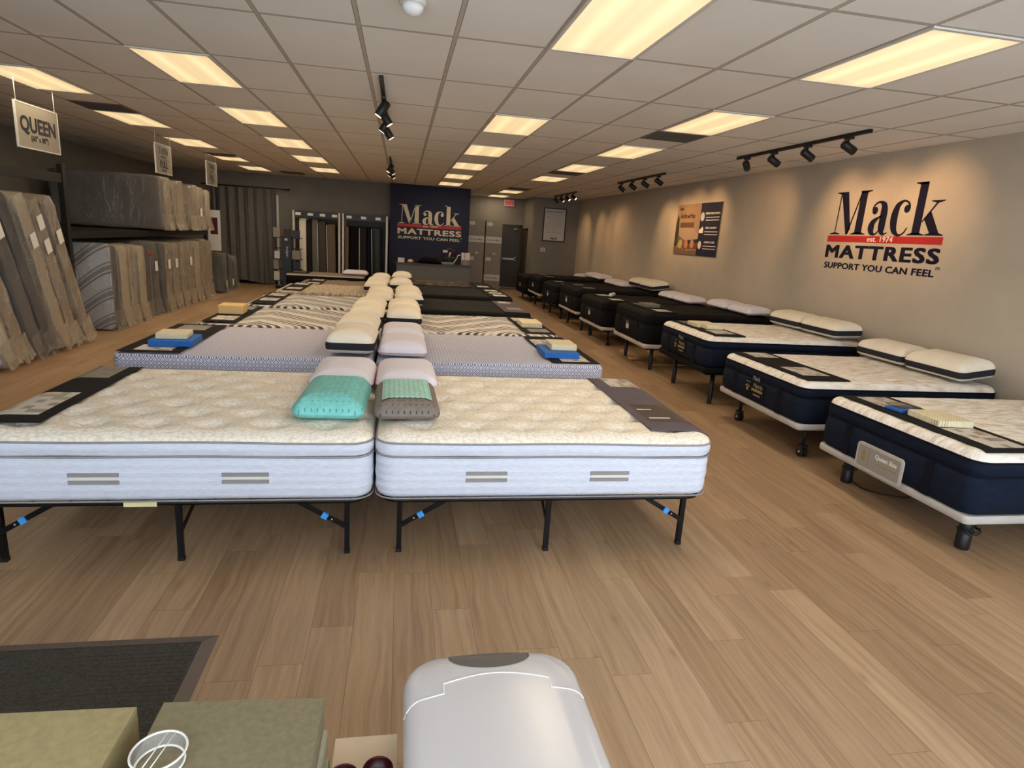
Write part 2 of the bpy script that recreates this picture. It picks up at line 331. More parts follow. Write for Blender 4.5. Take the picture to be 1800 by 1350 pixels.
MAT = dict(
    floor=m_floor(), ceil=m_ceiling(),
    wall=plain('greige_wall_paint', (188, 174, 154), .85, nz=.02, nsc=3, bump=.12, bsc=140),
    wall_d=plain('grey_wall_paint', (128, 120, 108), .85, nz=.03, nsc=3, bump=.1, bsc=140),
    navywall=plain('navy_wall_paint', (34, 38, 58), .8, nz=.03, nsc=4),
    white=plain('white_plastic', (225, 222, 216), .4), offwhite=plain('off_white_paint', (205, 200, 190), .5),
    black=plain('black_powder_coat', (24, 23, 23), .45, 0, .4), blackm=plain('black_steel', (30, 29, 29), .35, .6),
    chrome=plain('bright_metal', (200, 200, 200), .25, 1), grey=plain('grey_steel', (120, 118, 115), .4, .7),
    thread=plain('pale_thread', (132, 126, 120), .7), navyink=plain('navy_vinyl', (30, 29, 46), .85, 0, .1), red=plain('red_vinyl', (176, 34, 38), .5), wink=plain('white_vinyl', (232, 226, 214), .5), cream_ink=plain('cream_vinyl', (205, 192, 165), .6),
    quilt=m_quilt('cream_dotted_knit', (246, 237, 222), (226, 212, 188), 58, .32), side=m_sidepanel(), pipe=fabric('taupe_grey_piping', (150, 142, 138)),
    diamond=m_diamond(), stripe=m_stripe('chevron_stripe_knit'), stripe2=m_stripe('chevron_stripe_knit_reversed', -1),
    darkknit=m_navy('charcoal_knit', (17, 16, 14), (30, 28, 24), 8), tanq=m_quilt('tan_quilted_knit', (206, 190, 166), (150, 134, 112), 26, .8), greyq=m_quilt('grey_brown_quilted_knit', (150, 134, 116), (104, 92, 80), 22, .9),
    navy=m_navy('navy_velour', (10, 17, 30), (17, 28, 47)), navyband=m_navy('dark_navy_tape', (7, 9, 17), (11, 15, 26)), swirl=m_curvy(), blackfab=m_navy('black_velour', (6, 6, 9), (11, 11, 15)), blacktop=m_navy('black_brown_knit', (13, 10, 9), (20, 16, 13)),
    runner=fabric('black_runner_cloth', (30, 27, 26), 200), runner_g=fabric('plum_grey_runner_cloth', (98, 88, 92), 200), slab=fabric('light_grey_upholstery', (186, 178, 168), 150),
    pil_cream=fabric('cream_ribbed_pillow_cloth', (240, 228, 206), 120, .03, .1), gusset=fabric('charcoal_gusset_cloth', (48, 46, 50), 200), pil_white=fabric('white_pillow_cloth', (224, 218, 206), 160, .03, .1),
    pil_lav=fabric('pale_lilac_pillow_cloth', (230, 224, 230), 160, .03, .1), pinkpipe=plain('pink_piping', (214, 168, 170), .8),
    foam_y=plain('yellow_foam', (226, 192, 132), .95, nz=.04, nsc=80, bump=.3, bsc=220), foam_c=plain('cream_latex_foam', (222, 208, 172), .9, nz=.03, nsc=60, bump=.25, bsc=160), foam_b=plain('blue_gel_foam', (28, 98, 176), .7, nz=.06, nsc=60, bump=.3, bsc=160),
    foam_k=plain('khaki_foam', (158, 142, 100), .95, nz=.05, nsc=50, bump=.3, bsc=260), foam_o=plain('olive_foam', (128, 116, 88), .95, nz=.06, nsc=70, bump=.3, bsc=260), foam_p=plain('pale_olive_foam', (176, 170, 144), .9, nz=.04, nsc=60, bump=.2),
    wrap=m_plastic('clear_bag_plastic', (200, 188, 168), .46), wrap_d=m_plastic('dull_bag_plastic', (170, 166, 160), .28), mat_tan=fabric('taupe_mattress_border', (112, 96, 80), 120), mat_grey=fabric('grey_mattress_border', (78, 72, 65), 120), mat_cream=fabric('cream_mattress_border', (168, 152, 128), 120), mat_dark=fabric('dark_mattress_border', (42, 39, 37), 120), mat_pale=fabric('white_mattress_border', (206, 204, 202), 120),
    curtain=fabric('grey_curtain_cloth', (112, 108, 100), 160), tower=plain('dark_slate_laminate', (46, 52, 64), .5), brown=plain('dark_brown_door_paint', (62, 50, 40), .5, nz=.05, nsc=6), door=plain('charcoal_door_paint', (66, 60, 52), .5), lam=plain('grey_laminate', (98, 98, 92), .5), mahog=plain('mahogany_edge', (72, 36, 30), .4),
    carton=plain('grey_carton', (142, 132, 120), .75, nz=.03, nsc=8), card=plain('beige_cardboard', (214, 190, 158), .8, nz=.02), jar=plain('dark_red_glass', (52, 8, 9), .3, 0, .3), wax=plain('dark_maroon_wax', (34, 7, 7), .8, 0, .1),
    bin=plain('glossy_white_plastic', (198, 191, 187), .2, 0, .5), bin_d=plain('grey_plastic', (88, 82, 77), .35), bin_l=plain('seam_white', (240, 238, 236), .4),
    mat_pile=m_navy('black_ribbed_carpet', (52, 49, 44), (84, 79, 70), 90), mat_edge=plain('brown_rubber_edge', (104, 90, 78), .5), wood=plain('pale_pine', (196, 158, 108), .7, nz=.08, nsc=20),
    tape=plain('blue_tape', (60, 150, 222), .6), stick=plain('yellow_sticker', (226, 216, 160), .5), teal=plain('teal_memory_foam', (104, 190, 178), .7, nz=.03, nsc=30, bump=.1, bsc=120), aqua=plain('pale_aqua_gel', (166, 212, 196), .6, nz=.03), taupe_foam=plain('taupe_memory_foam', (126, 114, 104), .8, nz=.04, nsc=40), hole=plain('dark_hole', (50, 62, 60), .9),
    cardA=m_card('printed_card_a', 1.), cardB=m_card('printed_card_b', 7., (196, 190, 180)), cardG=m_card('grey_printed_card', 3., (120, 112, 102), ((96, 90, 82), (136, 128, 118), (104, 98, 90))), lamp=m_lamp(),
)
def m_holes(name, base, hole, px, py, rad, zmin=-9):
    t = NT(name, .7, 0, .3); x, y, z = t.xyz(t.co())
    a = t.m_('SUBTRACT', t.m_('FRACT', t.m_('ADD', t.m_('DIVIDE', x, px), 50)), .5); b = t.m_('SUBTRACT', t.m_('FRACT', t.m_('ADD', t.m_('DIVIDE', y, py), 50)), .5)
    d = t.m_('SQRT', t.m_('ADD', t.m_('POWER', t.m_('MULTIPLY', a, px), 2), t.m_('POWER', t.m_('MULTIPLY', b, py), 2)))
    h = t.m_('MULTIPLY', t.m_('LESS_THAN', d, rad), t.m_('GREATER_THAN', z, zmin))
    n = t.noise(t.co(), 30, 3)
    t.base(t.mix(h, t.ramp(n, [(.3, tuple(v * .95 for v in base)), (.7, tuple(min(255, v * 1.05) for v in base))]), lin(hole)))
    t.bump(t.m_('MULTIPLY', h, -1), .6, .006); return t.m
MAT['teal'] = m_holes('teal_pin_core_foam', (122, 194, 184), (76, 142, 136), .034, .034, .0035, .03)
MAT['aqua'] = m_holes('pale_aqua_pin_core_gel', (166, 212, 196), (70, 104, 100), .03, .042, .005)
MAT['taupe_foam'] = m_holes('taupe_pin_core_foam', (126, 114, 104), (70, 62, 56), .034, .034, .004, .03)
MAT['latex'] = m_holes('cream_pin_core_latex', (226, 212, 176), (186, 168, 128), .022, .022, .004)
# ------------------------------------------------------------------ the room
XL, XR, YB = -6.45, 5.58, 19.2
struct('floor', MB().box(XL - .1, XR + .1, WIN_Y - .1, 22, -.12, 0), MAT['floor'])
struct('ceiling', MB().box(XL - .1, XR + .1, WIN_Y - .1, 22, CE, CE + .12), MAT['ceil'])
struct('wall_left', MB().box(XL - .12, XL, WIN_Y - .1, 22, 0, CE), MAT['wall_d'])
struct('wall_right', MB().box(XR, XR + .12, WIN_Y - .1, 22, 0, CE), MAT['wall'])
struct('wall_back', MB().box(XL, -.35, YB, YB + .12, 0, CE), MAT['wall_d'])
struct('wall_accent', MB().box(-.35, 1.93, 18.7, YB + .12, 0, CE), MAT['navywall'])
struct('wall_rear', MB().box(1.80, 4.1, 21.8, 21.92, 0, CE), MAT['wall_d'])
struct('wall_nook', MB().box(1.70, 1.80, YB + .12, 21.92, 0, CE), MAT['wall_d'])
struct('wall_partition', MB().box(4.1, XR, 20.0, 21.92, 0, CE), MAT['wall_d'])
w = MB()
w.box(XL, WIN_X0, WIN_Y - .12, WIN_Y, 0, CE); w.box(WIN_X1, XR, WIN_Y - .12, WIN_Y, 0, CE)
w.box(WIN_X0, WIN_X1, WIN_Y - .12, WIN_Y, 0, WIN_Z0); w.box(WIN_X0, WIN_X1, WIN_Y - .12, WIN_Y, WIN_Z1, CE)
struct('wall_front', w, MAT['wall'])
g = NT('window_glass', .02); g.b.inputs['Alpha'].default_value = .12; g.base((.9, .95, 1, 1))
wr = struct('window_1', MB().box(WIN_X0, WIN_X1, WIN_Y - .07, WIN_Y - .06, WIN_Z0, WIN_Z1), g.m)
f = MB()
for k in range(5):
    x = WIN_X0 + (WIN_X1 - WIN_X0) * k / 4; f.box(x - .03, x + .03, WIN_Y - .1, WIN_Y - .03, WIN_Z0, WIN_Z1)
f.box(WIN_X0, WIN_X1, WIN_Y - .1, WIN_Y - .03, WIN_Z0, WIN_Z0 + .05); f.box(WIN_X0, WIN_X1, WIN_Y - .1, WIN_Y - .03, WIN_Z1 - .05, WIN_Z1)
f.build('window_frame', MAT['blackm'], wr)
b = MB().box(XR - .015, XR, WIN_Y, 20, 0, .09); struct('baseboard_right', b, MAT['navyink'])
struct('baseboard_left', MB().box(XL, XL + .015, WIN_Y, YB, 0, .09), MAT['navyink'])
struct('baseboard_back', MB().box(XL, -.35, YB - .015, YB, 0, .09), MAT['navyink'])
# exit door, seen between the cartons and the partition
d1 = struct('door_1', MB().box(3.36, 4.0, 21.755, 21.8, .02, 2.12), MAT['door'])
MB().box(3.30, 3.36, 21.74, 21.8, 0, 2.18).box(4.0, 4.06, 21.74, 21.8, 0, 2.18).box(3.30, 4.06, 21.74, 21.8, 2.12, 2.18).build('door_frame', MAT['brown'], d1)
MB().box(3.38, 3.92, 21.70, 21.73, .99, 1.05).box(3.38, 3.44, 21.70, 21.755, .98, 1.06).box(3.86, 3.92, 21.70, 21.755, .96, 1.08).build('push_bar', MAT['offwhite'], d1)
MB().box(3.36, 4.0, 21.745, 21.757, .02, .05).build('sweep', MAT['chrome'], d1)
MB().box(3.78, 3.9, 21.70, 21.755, 2.02, 2.05).build('door_closer', MAT['chrome'], d1)
d2 = struct('door_2', MB().box(4.06, 4.1, 20.85, 21.6, .0, 2.02), MAT['brown'])
MB().box(4.045, 4.1, 20.79, 20.85, 0, 2.08).box(4.045, 4.1, 21.6, 21.66, 0, 2.08).box(4.045, 4.1, 20.79, 21.66, 2.02, 2.08).build('door_frame', MAT['brown'], d2)

# ------------------------------------------------------------------ ceiling fixtures
def gx(i): return -.9078 + .61 * i
def gy(j): return 4.4439 + 1.22 * j
L0 = thing('ceiling_light', (0, 0, CE), 'x', 'ceiling light', 'recessed fluorescent panels in the ceiling grid')
fr = MB()
for a, b2, c, d in ((-.305, .305, -.61, -.585), (-.305, .305, .585, .61), (-.305, -.283, -.585, .585), (.283, .305, -.585, .585)): fr.box(a, b2, c, d, -.012, -.001)
fr.build('frame', MAT['offwhite'], L0, world=False)
pl = bpy.data.lights.new('panel_tubes', 'AREA'); pl.shape = 'RECTANGLE'; pl.size = .55; pl.size_y = 1.15; pl.energy = PANEL_W; pl.color = (1, .83, .61)
po_ = bpy.data.objects.new('panel_tubes', pl); COL.objects.link(po_); po_.parent = L0; po_.location = (0, 0, -.016)
MB().box(-.283, .283, -.585, .585, -.008, -.003).build('diffuser', MAT['lamp'], L0, world=False)
lamps = []
ordn = ['first', 'second', 'third', 'fourth', 'fifth', 'sixth', 'seventh']
for i, js, nm in ((-5, (2, 4, 6, 8, 10), 'leftmost row, above the wrapped mattresses'), (-2, (1, 3, 5, 7, 9), 'row left of the black spotlights'),
                  (3, (-1, 2, 4, 6, 8, 10), 'row just right of the black spotlights'), (6, (-1, 1, 3, 5, 7, 11, 13), 'rightmost row, nearest the wall logo')):
    for k, j in enumerate(js):
        lamps.append((gx(i) + .305, gy(j) + .61, '%s lit ceiling panel from the camera in the %s' % (ordn[k], nm)))
for k, (x, y, lb) in enumerate(lamps):
    if k == 0: L0.location = (x, y, CE); L0['label'] = lb
    else: dup(L0, (x, y, CE), label=lb)
vm = plain('grey_vent_metal', (112, 100, 86), .6)
V0 = thing('air_vent', (0, 0, CE), 'x', 'air vent', 'square air vents in the ceiling grid')
MB().box(-.3, .3, -.3, .3, -.006, -.001).build('plate', vm, V0, world=False)
v = MB()
for k in range(9): v.beam((-.26, -.24 + k * .06, -.010), (.26, -.24 + k * .06, -.010), .022, .008)
v.build('louvre', plain('dark_vent_slot', (84, 74, 64), .6), V0, world=False)
vents = [(gx(-5) + .305, gy(3.75), 'air vent beside the hanging QUEEN sign'), (gx(6) + .305, gy(2.27), 'air vent at the far end of the second right-hand light'),
         (gx(-5) + .305, gy(8) + .1, 'air vent above the second TWIN FULL sign'), (gx(6) + .305, gy(6) + .36, 'air vent in the right row before the fifth light'),
         (gx(6) + .305, gy(10) + .46, 'air vent just before the last two lights near the exit'), (gx(-4) + .5, gy(11) - .1, 'air vent near the curtain at the back')]
for k, (x, y, lb) in enumerate(vents):
    if k == 0: V0.location = (x, y, CE); V0['label'] = lb
    else: dup(V0, (x, y, CE), label=lb)
sd = thing('smoke_detector', (.03, 3.86, CE), 'white domed smoke detector at the top edge of the photo', 'smoke detector')
MB().lathe((0, 0, 0), [(.075, 0), (.075, -.02), (.068, -.03)]).build('base', MAT['offwhite'], sd, world=False)
MB().lathe((0, 0, 0), [(.062, -.03), (.058, -.05), (.045, -.07), (.02, -.08), (.002, -.082)]).build('sensor_dome', MAT['white'], sd, world=False)

lens_m = NT('lit_spot_lens', .3); lens_m.b.inputs['Emission Color'].default_value = (1, .78, .5, 1); lens_m.b.inputs['Emission Strength'].default_value = 3
def track(loc, length, heads, label, power):
    """heads: list of (y offset, aim point)"""
    t = thing('track_light', loc, label, 'track light', 'black track lights under the ceiling')
    MB().box(-.018, .018, -length / 2, length / 2, -.035, 0).build('rail', MAT['black'], t, world=False)
    for hy, aim in heads:
        h = MB(); top = Vector((0, hy, -.035)); piv = Vector((0, hy, -.13))
        wp = Vector(loc) + piv; d = (Vector(aim) - wp).normalized()
        h.box(-.022, .022, hy - .05, hy + .05, -.06, -.035); h.tube([top, piv], .009, 8)
        a = piv - d * .055; b = piv + d * .085
        h.tube([a - d * .012, a, b, b + d * .004], [.03, .043, .043, .04], 16)
        ho = h.build('lamp_head', MAT['black'], t, world=False)
        q = MB().tube([b + d * .002, b + d * .006], .034, 16).build('lens', lens_m.m, ho, world=False)
        if power:
            l = bpy.data.lights.new('spot', 'SPOT'); l.energy = power; l.color = (1, .60, .29); l.spot_size = math.radians(72); l.spot_blend = 1.0; l.shadow_soft_size = .04
            lo = bpy.data.objects.new('spot_bulb', l); COL.objects.link(lo); lo.parent = t
            lo.location = b + d * .03; lo.rotation_euler = d.to_track_quat('-Z', 'Y').to_euler()
X1 = 4.45
track((X1, 7.0, CE), 2.5, [(-.95, (5.58, 6.0, 2.35)), (-.28, (5.58, 6.7, 2.3)), (.38, (5.58, 7.4, 2.3)), (1.0, (5.58, 9.3, 2.2))], 'nearest track light on the right, in front of the wall logo', SPOT_W)
track((X1, 11.9, CE), 2.44, [(-.95, (5.58, 10.9, 2.3)), (-.3, (5.58, 11.6, 2.3)), (.35, (5.58, 12.2, 2.2)), (1.0, (5.58, 12.9, 2.1))], 'second track light on the right, beside the bedroom poster', SPOT_W)
track((X1, 17.6, CE), 2.44, [(-.95, (5.58, 15.6, 1.9)), (-.3, (5.58, 16.2, 1.8)), (.35, (5.58, 17.4, 1.8)), (1.0, (5.58, 19.2, 1.8))], 'farthest track light on the right, before the framed notice', SPOT_W * .8)
track((-.2, 6.95, CE), 2.44, [(-.5, (-1.6, 6.4, .7)), (0, (1.3, 6.9, .7)), (.5, (-1.6, 7.6, .7)), (1.0, (1.3, 8.0, .7))], 'track light over the middle aisle of pillows, nearer the camera', SPOT_W * .6)
track((-.24, 13.1, CE), 2.44, [(-.5, (-1.6, 12.4, .7)), (0, (1.3, 13, .7)), (.5, (-1.6, 13.7, .7)), (1.0, (1.3, 14.1, .7))], 'track light farther back, before the navy accent wall', SPOT_W * .5)

# ------------------------------------------------------------------ hanging size signs
sign_m = plain('ivory_sign_board', (146, 137, 121), .6)
def sign(loc, w, h, lines, label, label_m=MAT['offwhite']):
    s = thing('hanging_sign', loc, label, 'sign', 'size signs hanging over the left aisle')
    M = frame_on((0, 0, 0), '+x')
    MB(M).box(-w / 2, w / 2, -h, 0, -.006, .006).build('sign_panel', sign_m, s, world=False)
    f = MB(M); b = .012
    for q in ((-w / 2 - b, w / 2 + b, 0, b), (-w / 2 - b, w / 2 + b, -h - b, -h), (-w / 2 - b, -w / 2, -h, 0), (w / 2, w / 2 + b, -h, 0)): f.box(*q, -.009, .009)
    f.build('sign_frame', MAT['offwhite'], s, world=False)
    t = MB()
    for txt, size, y, sx, off in lines:
        if txt == '-': t.M = M; t.box(-w * .4, w * .4, y, y + .006, .0065, .008); t.M = None
        else: text_mb(t, txt, size, M @ Matrix.Translation((0, y, .008)), off, .001, sx=sx)
    t.build('lettering', MAT['black'], s, world=False)
    c = MB(M)
    top = CE - loc[2]
    for x in (-w / 2 + .03, w / 2 - .03): c.tube([(x, .01, 0), (x, top, 0)], .004, 6)
    c.build('cord', MAT['offwhite'], s, world=False)
sign((-3.8, 7.75, 2.80), .78, .42, [('QUEEN', .205, -.26, 1.0, .006), ('(60" x 80")', .075, -.345, 1, .001)], 'white QUEEN size sign with black letters, hanging at left edge')
sign((-3.8, 11.35, 2.86), .68, .43, [('TWIN', .15, -.14, 1.0, .004), ('(39" x 75")', .045, -.195, 1, 0), ('-', 0, -.22, 1, 0), ('FULL', .15, -.345, 1.05, .005), ('(54" x 75")', .045, -.40, 1, 0)], 'nearer TWIN and FULL size sign, middle of the three hanging signs')
sign((-3.75, 13.8, 2.84), .68, .43, [('TWIN', .15, -.14, 1.0, .004), ('(39" x 75")', .045, -.195, 1, 0), ('-', 0, -.22, 1, 0), ('FULL', .15, -.345, 1.05, .005), ('(54" x 75")', .045, -.40, 1, 0)], 'farther TWIN and FULL size sign, rightmost of the hanging signs')

# ------------------------------------------------------------------ shop logo (on the right wall and on the navy wall)
def catmull(P, n=7):
    out = []
    for i in range(len(P) - 1):
        p0, p1, p2, p3 = P[max(0, i - 1)], P[i], P[i + 1], P[min(len(P) - 1, i + 2)]
        for k in range(n):
            t = k / n; out.append(tuple(.5 * (2 * b + (c - a) * t + (2 * a - 5 * b + 4 * c - d) * t * t + (3 * b - a - 3 * c + d) * t ** 3) for a, b, c, d in zip(p0, p1, p2, p3)))
    return out + [P[-1]]
def stroke(mb, P, ox=0, sc=1, z1=.003):
    Q = catmull(P); n = len(Q); Lp = []; Rp = []
    for i, (x, y, w_) in enumerate(Q):
        a = Q[max(0, i - 1)]; b = Q[min(n - 1, i + 1)]; dx, dy = b[0] - a[0], b[1] - a[1]; l = math.hypot(dx, dy) or 1
        nx, ny = -dy / l, dx / l; Lp.append((ox + (x + nx * w_ / 2) * sc, (y + ny * w_ / 2) * sc)); Rp.append((ox + (x - nx * w_ / 2) * sc, (y - ny * w_ / 2) * sc))
    vs = [(x, y, z1) for x, y in Lp + Rp]
    mb.add(vs, [(i, n + i, n + i + 1, i + 1) for i in range(n - 1)])
def disc(mb, x, y, r, ox, sc, z=.003):
    mb.add([(ox + (x + r * math.cos(2 * PI * k / 20)) * sc, (y + r * math.sin(2 * PI * k / 20)) * sc, z) for k in range(20)], [tuple(range(20))])
def mack(M, sc):
    mb = MB(M)
    def po(ox, *pp):
        for p in pp: mb.poly([(ox + x * sc, y * sc) for x, y in p], .0005, .003)
    o = 0
    po(o, [(.155, .02), (.185, .02), (.215, .98), (.185, .98)], [(0, 0), (.35, 0), (.35, .018), (.2, .05), (.14, .05), (0, .018)], [(.03, 1), (.24, 1), (.24, .95), (.19, .95), (.03, .982)],
       [(.19, 1), (.43, 1), (.69, .14), (.62, 0), (.565, 0)], [(.585, .02), (.63, .02), (.925, .96), (.885, .96)], [(.86, .02), (1.09, .02), (1.09, .98), (.88, .98)],
       [(.86, 1), (1.23, 1), (1.23, .982), (1.09, .95), (.88, .95)], [(.74, 0), (1.22, 0), (1.22, .018), (1.09, .05), (.86, .05), (.74, .018)])
    o = 1.27 * sc
    disc(mb, .155, .535, .085, o, sc)
    stroke(mb, [(.075, .55, .03), (.10, .63, .045), (.19, .705, .045), (.30, .715, .06), (.40, .65, .15), (.435, .52, .20), (.435, .3, .20), (.44, .16, .20), (.475, .05, .12), (.55, .015, .04), (.63, .05, .028)], o, sc)
    stroke(mb, [(.40, .42, .03), (.28, .37, .06), (.15, .27, .15), (.115, .16, .19), (.15, .06, .14), (.24, .01, .05), (.32, .04, .035), (.40, .13, .03)], o, sc)
    o = 1.93 * sc
    disc(mb, .43, .55, .085, o, sc)
    stroke(mb, [(.505, .55, .03), (.47, .65, .045), (.38, .71, .04), (.28, .71, .06), (.15, .6, .15), (.105, .36, .2), (.15, .13, .16), (.27, .01, .07), (.38, .01, .04), (.47, .07, .035), (.52, .16, .03)], o, sc)
    o = 2.50 * sc
    po(o, [(.1, .02), (.31, .02), (.31, 1.08), (.1, 1.08)], [(-.02, 1.08), (.31, 1.08), (.31, 1.03), (.1, 1.03), (-.02, 1.06)], [(-.02, 0), (.43, 0), (.43, .018), (.31, .05), (.1, .05), (-.02, .018)],
       [(.30, .27), (.335, .27), (.66, .66), (.61, .66)], [(.47, .70), (.80, .70), (.80, .682), (.67, .65), (.61, .65), (.47, .682)], [(.36, .33), (.50, .49), (.80, .04), (.57, .04)], [(.45, 0), (.91, 0), (.91, .018), (.80, .05), (.57, .05), (.45, .018)])
    return mb, 3.42 * sc
def logo(loc, axis, ink, band, estink, label, name):
    r = thing(name, loc, label, 'logo', 'shop logos on the walls'); M0 = frame_on((0, 0, 0), axis)
    wd = 1.80; sc = wd / 3.42
    mb, _ = mack(M0 @ Matrix.Translation((-wd / 2 + .01, .43, 0)), sc); mb.build('wordmark', ink, r, world=False)
    b = MB(M0).box(-.92, .92, .335, .415, .0005, .002).build('band', band, r, world=False)
    e_ = MB()
    for dx, dz in ((-.003, 0), (.003, .0004), (0, .0008)): text_mb(e_, 'est. 1974', .092, M0 @ Matrix.Translation((.02 + dx, .348, .003 + dz)), 0, .0008, space=1.08, sx=1.12)
    e_.build('founding_year', estink, b, world=False)
    t = MB()
    for dx in (-.011, -.004, .004, .011):
        for dy in (-.006, 0, .006): text_mb(t, 'MATTRESS', .222, M0 @ Matrix.Translation((dx, .139 + dy, .002 + .02 * (dx + .011) + .06 * (dy + .006))), 0, .001, space=1.12, sx=1.32)
    xs = [v for v in t.v]; ax = Vector(M0.col[0][:3]); us = [v.dot(ax) for v in xs]; k = 1.84 / (max(us) - min(us))
    t.v = [v + ax * (v.dot(ax) * (k - 1)) for v in t.v]; t.build('store_name', ink, r, world=False)
    t = MB()
    for dx, dy in ((-.004, 0), (.004, 0), (0, .003), (0, -.003)): text_mb(t, 'SUPPORT YOU CAN FEEL', .105, M0 @ Matrix.Translation((dx, dy, .002 + .05 * (dx + .004) + .08 * (dy + .003))), 0, .001, space=1.05)
    us = [v.dot(ax) for v in t.v]; k = 1.80 / (max(us) - min(us)); t.v = [v + ax * (v.dot(ax) * (k - 1)) for v in t.v]
    t.build('tagline', ink, r, world=False)
    text_mb(MB(), 'TM', .045, M0 @ Matrix.Translation((.93, .075, .002)), 0, .001).build('trademark', ink, r, world=False)
logo((XR, 6.74, 1.675), '-x', MAT['navyink'], MAT['red'], MAT['wink'], 'large dark navy shop logo lettered on the beige right wall', 'wall_logo')
logo((.78, 18.7, 1.535), '-y', MAT['cream_ink'], MAT['red'], MAT['cream_ink'], 'cream shop logo lettered on the navy wall behind the counter', 'wall_logo')

# ------------------------------------------------------------------ poster, notice, exit sign, switch
M0 = frame_on((0, 0, 0), '-x')
ps = thing('wall_poster', (XR, 11.53, 1.67), 'bedroom advertising poster with navy right panel on right wall', 'poster')
MB(M0).box(-.92, .92, 0, .97, .0, .018).build('board', plain('poster_beige', (164, 134, 104), .5), ps, world=False)
MB(M0).box(.12, .92, 0, .97, .018, .020).build('navy_panel', plain('poster_navy', (30, 30, 52), .5), ps, world=False)
pic = [('headboard', (104, 74, 52), [(-.72, .62), (-.12, .62), (-.12, .44), (-.72, .44)]), ('bedding', (176, 150, 122), [(-.74, .52), (-.1, .52), (.12, .38), (.12, .30), (-.45, .26), (-.74, .36)]), ('bed_side', (48, 36, 36), [(-.45, .27), (.12, .31), (.12, .18), (-.45, .10)]),
       ('mattress_side', (120, 96, 84), [(-.78, .38), (-.45, .27), (-.45, .12), (-.78, .22)]), ('plant', (58, 54, 34), [(-.92, .15), (-.8, .15), (-.76, .4), (-.8, .7), (-.86, .78), (-.92, .6)]), ('rug', (122, 96, 76), [(-.92, 0), (.12, 0), (.12, .1), (-.3, .08), (-.92, .15)]),
       ('layer_band', (128, 64, 38), [(-.5, .12), (.12, .12), (.12, .24), (-.5, .2)])]
for k, (n, c, p) in enumerate(pic):
    MB(M0).poly(p, .018, .0205 + k * .0004).build('printed_' + n, plain('print_' + n, c, .6), ps, world=False)
for x, y, r, c in ((-.62, .2, .09, (186, 176, 90)), (-.36, .2, .085, (196, 128, 96)), (-.1, .21, .085, (190, 140, 104)), (.23, .2, .075, (214, 206, 190)), (.22, .72, .08, (190, 186, 182))):
    b = MB(M0)
    b.add([(x + r * math.cos(2 * PI * k / 20), y + r * math.sin(2 * PI * k / 20), .0245) for k in range(20)], [tuple(range(20))]); b.build('round_badge', plain('badge', c, .6), ps, world=False)
MB(M0).poly([(.14, .42), (.30, .42), (.30, .5), (.26, .54), (.20, .5), (.14, .48)], .02, .0245).build('mattress_icon', MAT['wink'], ps, world=False)
t = MB(); text_mb(t, 'Mack', .08, M0 @ Matrix.Translation((-.72, .86, .0245)), .002, .0005); text_mb(t, 'AirflowMax', .14, M0 @ Matrix.Translation((-.42, .70, .0245)), 0, .0005); t.build('printed_title', plain('poster_brown_ink', (96, 66, 44), .6), ps, world=False)
t = MB()
for s_, y in (('TEMPERATURE CONTROL', .76), ('SPINAL ALIGNMENT', .5), ('COMFORT LAYERS', .24)): text_mb(t, s_, .048, M0 @ Matrix.Translation((.60, y, .0215)), .0012, .0005)
t.M = M0
for y in (.70, .65, .44, .39, .18, .13): t.box(.36, .86, y, y + .012, .02, .0215)
t.build('printed_text', MAT['wink'], ps, world=False)
M0 = frame_on((0, 0, 0), '-y')
nt = thing('framed_notice', (4.79, 20.0, 1.74), 'black framed white notice hanging on the partition wall', 'notice')
MB(M0).box(-.34, .34, .0, .98, .0, .012).build('sheet', plain('notice_paper', (196, 188, 176), .6), nt, world=False)
f = MB(M0)
for q in ((-.37, .37, -.03, 0), (-.37, .37, .98, 1.01), (-.37, -.34, 0, .98), (.34, .37, 0, .98)): f.box(*q, 0, .03)
f.build('frame', MAT['black'], nt, world=False)
t = MB(); text_mb(t, 'LIMITED WARRANTY', .062, M0 @ Matrix.Translation((0, .87, .013)), .002, .0005); text_mb(t, 'Mack', .10, M0 @ Matrix.Translation((0, .04, .013)), .004, .0005)
t.M = M0
random.seed(5)
for k in range(9):
    y = .80 - k * .07; t.box(-.27, -.27 + random.uniform(.3, .54), y, y + .008, .012, .0135)
t.build('printed_text', plain('notice_ink', (96, 88, 80), .6), nt, world=False)
sw = thing('light_switch', (4.47, 20.0, 1.38), 'small white switch plate below the framed notice', 'switch')
MB(M0).box(-.075, .075, 0, .12, 0, .01).build('plate', MAT['offwhite'], sw, world=False); MB(M0).box(-.02, .02, .03, .09, .01, .018).build('rocker', MAT['grey'], sw, world=False)
ex = thing('exit_sign', (3.58, 21.8, 2.78), 'pink-red lit EXIT sign on the wall above the exit door', 'exit sign')
rm = NT('lit_exit_panel', .4); rm.base(lin((214, 120, 124))); rm.b.inputs['Emission Color'].default_value = lin((200, 80, 90)); rm.b.inputs['Emission Strength'].default_value = .22
MB(M0).box(-.17, .17, 0, .21, 0, .05).build('housing', MAT['offwhite'], ex, world=False); MB(M0).box(-.155, .155, .015, .195, .05, .054).build('face', rm.m, ex, world=False)
text_mb(MB(), 'EXIT', .15, M0 @ Matrix.Translation((0, .05, .055)), .004, .0005).build('lettering', plain('exit_red', (206, 60, 66), .5), ex, world=False)
